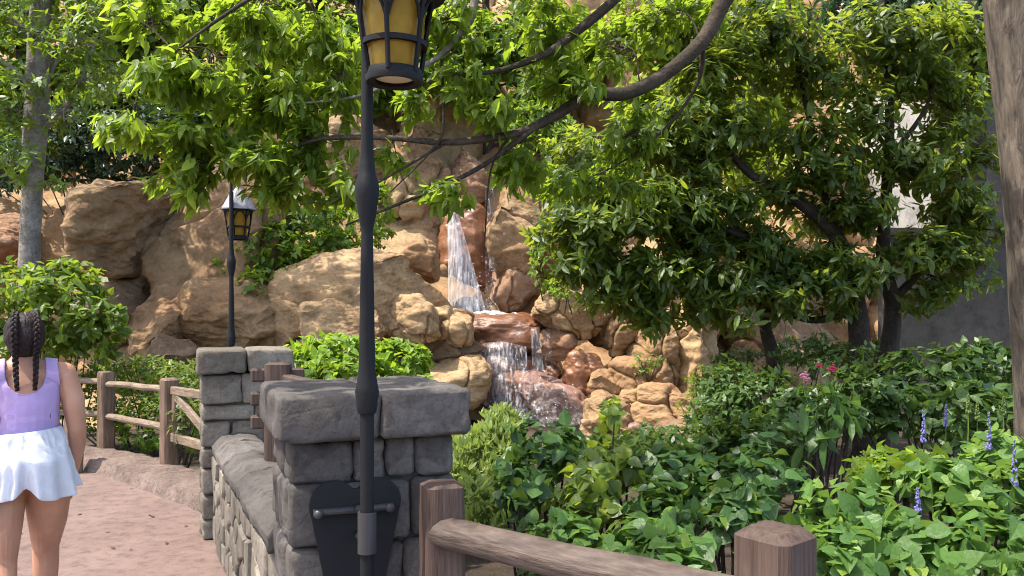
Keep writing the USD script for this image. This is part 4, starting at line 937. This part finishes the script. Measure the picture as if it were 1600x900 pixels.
# slim grey tree at the left
lt = thing('slim_tree', 'slim grey trunk rising behind the person at the left with light feathery leaves', 'tree', P(40, 487, 10.6) * np.array([1, 1, 0]))
rng = np.random.default_rng(102)
ltr = limb(lt, [P(40, 690, 10.6), P(44, 480, 10.6), P(50, 300, 10.6), P(58, 150, 10.6), P(64, 0, 10.6), P(70, -200, 10.7), P(80, -400, 10.8)], [.16, .135, .125, .15, .125, .10, .06], 'bark_grey', 50, 14, 'trunk', 21)
la = limb(lt, [P(62, 205, 10.6), P(95, 175, 10.5), P(120, 140, 10.4), P(150, 60, 10.4)], [.05, .04, .03, .015], 'bark_grey', 20, 8, seed=22)
lb = limb(lt, [P(60, 160, 10.6), P(85, 100, 10.7), P(110, 40, 10.7), P(130, -40, 10.6)], [.04, .03, .022, .01], 'bark_grey', 20, 8, seed=23)
lc = limb(lt, [P(56, 150, 10.6), P(25, 110, 10.5), P(-20, 80, 10.4), P(-60, 20, 10.3)], [.035, .028, .02, .01], 'bark_grey', 20, 8, seed=24)
grow(lt, [ltr, la, lb, lc], [B(20, 30, 70, 45, 10.2, 40), B(110, 60, 60, 50, 10.2, 40), B(-30, 110, 60, 40, 10.2, 26), B(30, 130, 60, 30, 10.1, 24), B(130, 130, 60, 40, 10.3, 30), B(20, 250, 60, 35, 10.2, 26), B(170, 40, 60, 60, 10.8, 40), B(80, -20, 120, 50, 10.4, 60), B(100, 190, 60, 25, 10.2, 14), B(180, 120, 60, 40, 11, 26), B(90, 290, 30, 14, 10.3, 6), B(10, 170, 60, 40, 10.1, 30), ((-5.6, 11.2, 6.7), (1.3, 1.0, .5), 150), ((-4.2, 11.8, 7.0), (1.2, 1.0, .5), 140), ((-6.3, 11.9, 7.6), (1.4, .9, .6), 130), ((-7.4, 11.0, 6.6), (1.3, 1.0, .6), 80), ((-5.0, 10.6, 6.3), (1.2, .8, .4), 60)],  # raw-coordinate masses: unseen leaves added overhead to shade the left rocks
     rng, 'lance', 'leaf_bright', .13, 8, 'bark_grey', spread=.6, droop=.25, twig_r=.007)
# crooked dark tree in the middle right
mt = thing('crooked_tree', 'crooked dark multi-stemmed tree with narrow glossy leaves right of the waterfall', 'tree', P(1340, 487, 9.2) * np.array([1, 1, 0]))
rng = np.random.default_rng(103)
T1 = limb(mt, [P(1352, 715, 9.2), P(1345, 560, 9.2), P(1338, 480, 9.2), P(1325, 420, 9.15), P(1300, 360, 9.1), P(1240, 310, 9.0), P(1170, 270, 8.8), P(1110, 200, 8.7)], [.13, .12, .105, .095, .08, .065, .045, .02], 'bark_dark', 60, 10, 'trunk', 31)
T2 = limb(mt, [P(1372, 715, 9.3), P(1388, 560, 9.3), P(1395, 480, 9.3), P(1380, 400, 9.3), P(1385, 300, 9.3), P(1390, 180, 9.4), P(1380, 40, 9.5), P(1370, -100, 9.5)], [.12, .105, .085, .075, .06, .05, .035, .02], 'bark_dark', 60, 10, 'trunk', 32)
T3 = limb(mt, [P(1225, 715, 9.0), P(1210, 570, 9.0), P(1195, 500, 9.0), P(1205, 420, 8.9), P(1180, 380, 8.8), P(1100, 350, 8.6), P(1000, 360, 8.5)], [.09, .08, .065, .055, .045, .03, .012], 'bark_dark', 50, 9, 'trunk', 33)
T4 = limb(mt, [P(1338, 480, 9.2), P(1270, 500, 9.1), P(1180, 470, 8.9), P(1090, 440, 8.7), P(1010, 440, 8.6)], [.05, .04, .03, .02, .01], 'bark_dark', 36, 8, seed=34)
T5 = limb(mt, [P(1395, 470, 9.3), P(1440, 420, 9.2), P(1480, 360, 9.2), P(1500, 300, 9.2)], [.05, .04, .025, .01], 'bark_dark', 26, 8, seed=35)
T6 = limb(mt, [P(1300, 360, 9.1), P(1280, 250, 9.1), P(1250, 120, 9.2), P(1230, -20, 9.2)], [.05, .04, .03, .015], 'bark_dark', 30, 8, seed=36)
T7 = limb(mt, [P(1388, 250, 9.3), P(1440, 180, 9.3), P(1470, 110, 9.3)], [.035, .025, .01], 'bark_dark', 20, 8, seed=37)
mb = [B(a[0], a[1], a[2] * 1.05, a[3] * 1.05, a[4], int(a[5] * 2.8), .58) for a in [(1190, 60, 90, 60, 9, 44), (1110, 110, 80, 60, 8.8, 40), (1280, 110, 80, 70, 9.2, 36), (1370, 60, 80, 60, 9.4, 36), (1050, 200, 80, 50, 8.7, 34), (1150, 200, 80, 55, 8.8, 34), (1260, 220, 80, 45, 9, 28),
        (1350, 190, 60, 60, 9.3, 26), (1000, 320, 80, 45, 8.5, 40), (930, 360, 70, 40, 8.4, 32), (1080, 320, 70, 50, 8.6, 34), (960, 420, 80, 40, 8.5, 40), (1040, 430, 70, 35, 8.6, 30), (890, 330, 40, 36, 8.6, 12), (900, 410, 45, 36, 8.5, 18), (1150, 320, 50, 30, 8.7, 14),
        (1120, 430, 60, 25, 8.6, 16), (1200, 390, 60, 30, 8.8, 20), (1260, 420, 60, 35, 8.9, 24), (1200, 460, 60, 20, 8.8, 14), (1330, 330, 70, 40, 9.1, 30), (1440, 260, 70, 45, 9.2, 34), (1490, 320, 50, 50, 9.2, 26), (1440, 390, 70, 40, 9.1, 32), (1500, 400, 40, 30, 9.2, 14),
        (1290, 270, 60, 30, 8.9, 18), (1440, 60, 60, 60, 9.4, 22), (1060, 40, 70, 50, 9, 26), (1350, 430, 50, 22, 9, 12), (1020, 490, 45, 20, 8.7, 10), (900, 240, 60, 40, 8.8, 16), (1000, 240, 70, 40, 8.8, 22), (1090, 260, 60, 40, 8.8, 20), (1220, 300, 60, 40, 9.1, 20), (1160, 370, 50, 30, 9.0, 16), (1290, 340, 50, 30, 9.3, 14), (1100, 380, 50, 30, 8.9, 14), (1400, 120, 60, 50, 9.5, 18), (1500, 170, 40, 40, 9.4, 16), (1520, 250, 36, 40, 9.3, 14), (1455, 140, 50, 40, 9.5, 14), (1530, 360, 24, 36, 9.2, 8), (1500, 60, 50, 50, 9.6, 20), (1470, 450, 36, 24, 9.1, 8), (1330, 260, 50, 40, 9.2, 16), (1250, 440, 60, 30, 9.0, 18), (1010, 505, 30, 22, 8.6, 4), (1075, 495, 34, 20, 8.7, 4), (1140, 500, 36, 20, 8.7, 5), (1215, 485, 40, 20, 8.8, 5), (1300, 485, 34, 20, 8.9, 4), (940, 470, 34, 24, 8.5, 5), (1450, 470, 30, 26, 9.0, 5), (1510, 440, 24, 26, 9.1, 4), (1190, 430, 60, 30, 8.9, 16), (1110, 470, 40, 22, 8.7, 10), (1310, 450, 40, 24, 9.0, 10), (1080, 390, 60, 40, 8.8, 18), (1040, 340, 60, 40, 8.8, 16), (960, 330, 60, 40, 8.9, 16), (900, 270, 50, 40, 9.0, 12), (1300, 400, 50, 30, 9.0, 14), (1150, 460, 40, 22, 8.8, 10), (860, 360, 40, 26, 8.6, 8), (980, 470, 40, 20, 8.6, 10), (1480, 210, 40, 25, 9.2, 8), (1180, 130, 60, 40, 9.6, 16)]]
grow(mt, [T1, T2, T3, T4, T5, T6, T7], mb, rng, 'lance', 'leaf_dark', .135, 12, 'bark_dark', spread=.75, droop=.1, twig_r=.006, up=.8, jit=.25, single=300)
# trees along the top of the rocks
def backtree(label, px, d, blobs, seed, mat, size, kind='small', per=9, zt=-60, back=1.5):
    d = d - back; t = thing('background_tree', label, 'tree', P(px, 250, d)); rng = np.random.default_rng(seed)
    tr = limb(t, [P(px, 360, d + .6), P(px + 6, 150, d + .1), P(px - 5, zt, d)], [.16, .12, .05], 'bark_dark', 20, 8, 'trunk', seed)
    grow(t, [tr], [B(b[0], b[1], b[2], b[3], b[4] - back, int(b[5] * 1.5), .8) for b in blobs], rng, kind, mat, size, per, 'bark_dark', spread=.6, droop=.15, twig_r=.014)
backtree('dark tree above the rocks at the top left corner', 30, 17, [(-20, 150, 90, 60, 17, 110), (80, 110, 80, 60, 17, 110), (20, 20, 120, 60, 17, 140), (0, 230, 90, 40, 16.5, 80), (-120, 60, 90, 90, 17, 80)], 201, 'leaf_bright', .2)
backtree('shaded tree behind the left hanging leaves', 230, 17, [(180, 60, 90, 70, 17, 130), (280, 40, 90, 70, 17, 120), (220, 150, 100, 50, 16.5, 130), (320, 150, 70, 50, 17, 100), (150, 170, 60, 30, 16.5, 60), (330, -40, 100, 50, 17, 80)], 202, 'leaf_bright', .2)
backtree('dense tree above the rock wall behind the lamp', 500, 18, [(420, 40, 90, 70, 18, 120), (520, 60, 90, 70, 18, 130), (430, 120, 80, 50, 17.5, 110), (560, 140, 70, 40, 17.5, 90), (620, 40, 60, 60, 18, 80), (480, -40, 120, 50, 18, 80), (640, 110, 60, 40, 17.5, 70), (380, 180, 60, 30, 17, 60), (580, 90, 60, 40, 17.5, 60)], 203, 'leaf_bright', .2)
backtree('bright tree above the waterfall', 760, 18.5, [(700, 40, 70, 60, 18.5, 100), (780, 80, 80, 60, 18.3, 120), (850, 140, 60, 50, 18, 90), (850, 40, 80, 60, 18.5, 110), (720, 130, 50, 40, 18, 50), (880, 230, 50, 50, 17.3, 60), (780, -40, 120, 40, 18.5, 60), (660, 60, 60, 50, 18, 70), (920, 90, 50, 50, 18, 60), (820, 200, 50, 40, 17.5, 50)], 204, 'leaf_bright', .2)
backtree('tall bright tree behind the crooked tree', 1060, 17, [(1000, 60, 70, 60, 17, 100), (1080, 60, 80, 70, 17, 120), (1010, 170, 60, 50, 16.5, 80), (1180, 40, 90, 60, 17, 120), (1100, 170, 70, 60, 16.5, 90), (1200, 150, 70, 60, 16.5, 80), (1000, 270, 60, 50, 16, 60), (1080, 260, 70, 50, 16, 60), (1180, 250, 70, 50, 16, 60), (1100, -40, 160, 40, 17, 90)], 205, 'leaf_bright', .2, back=2.8)
backtree('dark tree in front of the building wall at the top right', 1480, 13, [(1480, 20, 90, 60, 13, 120), (1420, 60, 70, 60, 13, 70), (1540, 70, 60, 50, 13, 80), (1560, -30, 90, 60, 13, 60), (1340, 20, 80, 60, 13.5, 80)], 206, 'leaf_gloss', .16)
backtree('small-leaved green tree hanging beside the big trunk at the top right', 1520, 12.2, [(1510, 90, 45, 45, 12.2, 70), (1480, 40, 50, 40, 12.2, 40), (1540, 140, 30, 25, 12.2, 20)], 207, 'leaf_mid', .14)

# ------------------------------------------------------------------ shrubs
S = shrub
S('bush', 'dark glossy bush on the ledge behind the slim grey trunk', 'bush', 'small', 'leaf_gloss', .13, [B(100, 225, 75, 60, 13.4, 260), B(180, 235, 80, 62, 13.4, 300), B(260, 205, 70, 45, 13.6, 160), B(10, 260, 70, 45, 13.4, 160)], 301, ground=3.2)
S('bush', 'full green bush behind the person below the slim trunk', 'bush', 'ovate', 'leaf_mid', .12, [B(20, 470, 70, 60, 9.4, 90), B(100, 480, 75, 75, 9.3, 150), B(150, 510, 45, 55, 9.2, 60), B(30, 540, 90, 50, 9.2, 70)], 302, per=8)
S('ground_cover', 'pale green ground cover behind the far fence rails', 'ground cover', 'small', 'leaf_bright', .07, [B(220, 590, 100, 32, 9.9, 190), B(160, 640, 80, 40, 9.6, 150), B(250, 660, 90, 45, 9.1, 200), B(280, 600, 50, 30, 9.4, 90), B(130, 590, 40, 30, 9.8, 50)], 303, per=8)
S('bush', 'low bush with white-tipped leaves beside the far pillar', 'bush', 'small', 'leaf_pale', .07, [B(290, 585, 40, 24, 8.6, 70), B(230, 572, 60, 16, 10, 60), B(300, 660, 30, 50, 7.9, 60)], 304, per=7)
S('bush', 'leafy bush on the slope right of the far lamp', 'bush', 'ovate', 'leaf_bright', .12, [B(420, 400, 60, 60, 12.3, 120), B(480, 360, 60, 55, 12.8, 110), B(400, 470, 34, 50, 11.7, 60), B(460, 420, 60, 40, 12.1, 90), B(350, 420, 45, 30, 12, 40), B(430, 350, 50, 40, 12.9, 70), B(400, 330, 40, 30, 13.1, 40)], 305, ground=.6)
S('bush', 'sunny bush behind the lamp pole below the hanging leaves', 'bush', 'ovate', 'leaf_bright', .12, [B(550, 360, 60, 45, 13.3, 100), B(520, 390, 50, 30, 12.9, 60), B(590, 330, 30, 50, 13.6, 50), B(490, 330, 50, 30, 13.6, 40)], 306, ground=1.0)
S('bush', 'bright green bush between the two pillars', 'bush', 'ovate', 'leaf_bright', .10, [B(540, 560, 80, 38, 8.4, 150), B(620, 565, 55, 34, 8.4, 100), B(490, 560, 50, 34, 8.5, 70), B(560, 600, 120, 40, 8.0, 80)], 307, per=8)
S('grassy_plant', 'feathery pale green plant right of the near pillar', 'plant', 'lance', 'leaf_pale', .085, [B(770, 705, 45, 50, 6.6, 150), B(740, 740, 55, 65, 6.4, 170), B(785, 665, 30, 30, 7.0, 60), B(760, 800, 50, 50, 5.6, 120)], 308, per=10, spread=.35, droop=-.3)
# heart-leaved shrubs along the front fence, each a plant of its own
FR_ = [('dark heart-leaved shrub just right of the near pillar', 'leaf_blue', [(860, 700, 80, 45, 4.6, 26), (820, 760, 60, 50, 4.2, 22)], 26),
       ('heart-leaved shrub with a pale young shoot standing up below the waterfall', 'leaf_dark', [(960, 720, 60, 45, 4.3, 20), (955, 650, 12, 40, 4.3, 5), (920, 770, 60, 50, 4.0, 20)], 16),
       ('shaded heart-leaved shrub in the middle of the bed', 'leaf_blue', [(1060, 740, 80, 45, 4.2, 26), (1040, 800, 70, 50, 3.8, 22)], 30),
       ('dark heart-leaved shrub behind the front corner post', 'leaf_blue', [(1180, 740, 80, 50, 4.0, 26), (1160, 810, 80, 50, 3.6, 22)], 32),
       ('heart-leaved shrub hanging under the front rail', 'leaf_fresh', [(880, 850, 80, 45, 3.4, 20), (1010, 850, 70, 50, 3.2, 20)], 18),
       ('bright low heart-leaved shoot beside the front corner post', 'leaf_fresh', [(1060, 870, 50, 45, 2.9, 14)], 6),
       ('sunlit heart-leaved shrub right of the front corner post', 'leaf_fresh', [(1330, 800, 70, 55, 3.5, 24), (1310, 870, 60, 50, 3.1, 18)], 22),
       ('sunny lime heart-leaved shrub at the right edge', 'leaf_fresh', [(1500, 760, 90, 50, 3.7, 30), (1570, 720, 60, 50, 3.9, 20)], 26),
       ('bright heart-leaved shrub in the bottom right corner', 'leaf_fresh', [(1440, 850, 80, 55, 3.1, 24), (1560, 850, 70, 60, 3.0, 22)], 22)]
for i, (lab, mat, bb, _) in enumerate(FR_):
    S('heart_leaved_shrub', lab, 'shrub', 'heart', mat, .076, [B(*b[:5], int(b[5] * 2.3), .32) for b in bb], 320 + i, per=6, spread=.6, droop=.15, single=300, nst=16, shell=.3, up=.9, jit=.35)
S('small_leaved_shrub', 'yellow green small-leaved shrub between the heart-leaved ones', 'shrub', 'ovate', 'leaf_lime', .06, [B(1400, 725, 60, 24, 4.2, 50), B(1370, 745, 40, 20, 4.1, 26)], 340, per=7)
# understorey in the shade of the crooked tree
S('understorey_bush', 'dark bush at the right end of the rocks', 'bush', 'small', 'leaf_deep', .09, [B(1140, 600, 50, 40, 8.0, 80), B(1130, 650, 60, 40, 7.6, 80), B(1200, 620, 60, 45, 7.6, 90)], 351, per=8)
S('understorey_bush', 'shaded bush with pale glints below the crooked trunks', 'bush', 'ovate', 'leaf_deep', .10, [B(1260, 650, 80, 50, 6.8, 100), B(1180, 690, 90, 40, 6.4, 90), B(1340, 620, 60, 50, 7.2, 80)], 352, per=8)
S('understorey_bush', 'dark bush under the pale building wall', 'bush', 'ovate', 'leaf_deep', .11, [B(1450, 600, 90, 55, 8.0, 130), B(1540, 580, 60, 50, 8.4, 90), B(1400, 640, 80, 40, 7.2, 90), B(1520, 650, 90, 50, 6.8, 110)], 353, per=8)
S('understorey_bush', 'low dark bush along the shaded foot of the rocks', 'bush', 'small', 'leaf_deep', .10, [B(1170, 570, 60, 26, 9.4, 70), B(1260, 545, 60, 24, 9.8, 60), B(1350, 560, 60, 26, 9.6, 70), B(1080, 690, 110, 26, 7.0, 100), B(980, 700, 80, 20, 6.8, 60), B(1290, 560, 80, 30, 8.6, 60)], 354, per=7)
S('bush', 'small lit bush growing at the right of the tall fall', 'bush', 'ovate', 'leaf_bright', .11, [B(860, 420, 36, 40, 12.6, 50), B(850, 380, 26, 26, 12.8, 24)], 355, ground=1.8, nst=4)
S('creeper', 'small sprig growing on the face of the jagged rocks', 'plant', 'small', 'leaf_mid', .07, [B(1015, 560, 22, 22, 11.9, 16), B(1000, 580, 14, 14, 11.9, 8)], 356, ground=.7, nst=4)
S('creeper', 'thin creeper at the foot of the jagged slab beside the dark bush', 'plant', 'small', 'leaf_mid', .07, [B(1095, 600, 24, 40, 11.4, 40), B(1080, 640, 26, 24, 11.0, 24)], 357, ground=.1, nst=5)
S('creeper', 'trailing plant on the ledge above the pale rock right of the pool', 'plant', 'small', 'leaf_bright', .08, [B(925, 470, 24, 16, 12.2, 16), B(880, 452, 30, 14, 12.3, 20)], 358, ground=1.6, nst=3)
# flowers
def spike(parent, p, h, mat, seed):
    r = np.random.default_rng(seed); ms = []; s0 = trimesh.creation.icosphere(subdivisions=1, radius=1)
    for k in range(60):
        t = r.random(); a = r.uniform(0, 6.283); rad = .011 * (1 - .75 * t) * r.uniform(.7, 1.2)
        ms.append(xf(s0, np.diag([.0048, .0048, .0066]) * (1.15 - .6 * t), p + np.array([math.cos(a) * rad, math.sin(a) * rad, h * t])))
    obj('flower_spike', cat_meshes(ms), mat, parent, smooth=True)
    obj('flower_stalk', tube([p - np.array([.01, 0, .28]), p - np.array([0, 0, .1]), p + np.array([0, 0, h])], [.004, .003, .002], 6), 'leaf_mid', parent)
sal = shrub('salvia_plant', 'salvia with upright violet blue flower spikes at the right', 'plant', 'heart', 'leaf_mid', .085, [B(1460, 735, 60, 30, 3.9, 16), B(1550, 770, 60, 35, 3.6, 18)], 360, per=5, single=300, shell=.3)
for k, (px, py, d, h) in enumerate([(1443, 690, 4.0, .16), (1545, 705, 3.8, .18), (1585, 760, 3.5, .2), (1434, 800, 3.4, .10), (1478, 665, 4.6, .12)]):
    spike(sal, P(px, py, d), h, 'petal_blue', 370 + k)
for k, (px, py, d, h) in enumerate([(1513, 645, 4.2, .10), (1527, 655, 4.2, .09), (1568, 650, 4.2, .10)]):
    spike(sal, P(px, py, d), h, 'leaf_pale', 380 + k)
pk = shrub('flowering_plant', 'upright plant with long pale leaves and pink and red blossoms under the crooked tree', 'plant', 'lance', 'leaf_fresh', .19, [B(1300, 625, 34, 30, 6.0, 6), B(1285, 665, 30, 30, 6.0, 4)], 390, per=6, spread=.7, droop=.3)
for k, (px, py, s, mat) in enumerate([(1258, 588, .03, 'petal_pink'), (1300, 577, .03, 'petal_red'), (1280, 572, .02, 'petal_red')]):
    r = np.random.default_rng(395 + k); c = P(px, py, 6.0)
    obj('blossom', cat_meshes([xf(trimesh.creation.icosphere(1, .012), np.diag([1, 1, .5]), c + r.normal(0, s * .5, 3)) for _ in range(24)]), mat, pk, smooth=True)
    obj('flower_stalk', tube(spline([c, c - np.array([-.02, 0, .2]), P(1295, 690, 6.0)], 8), [.003, .004], 5), 'leaf_mid', pk)
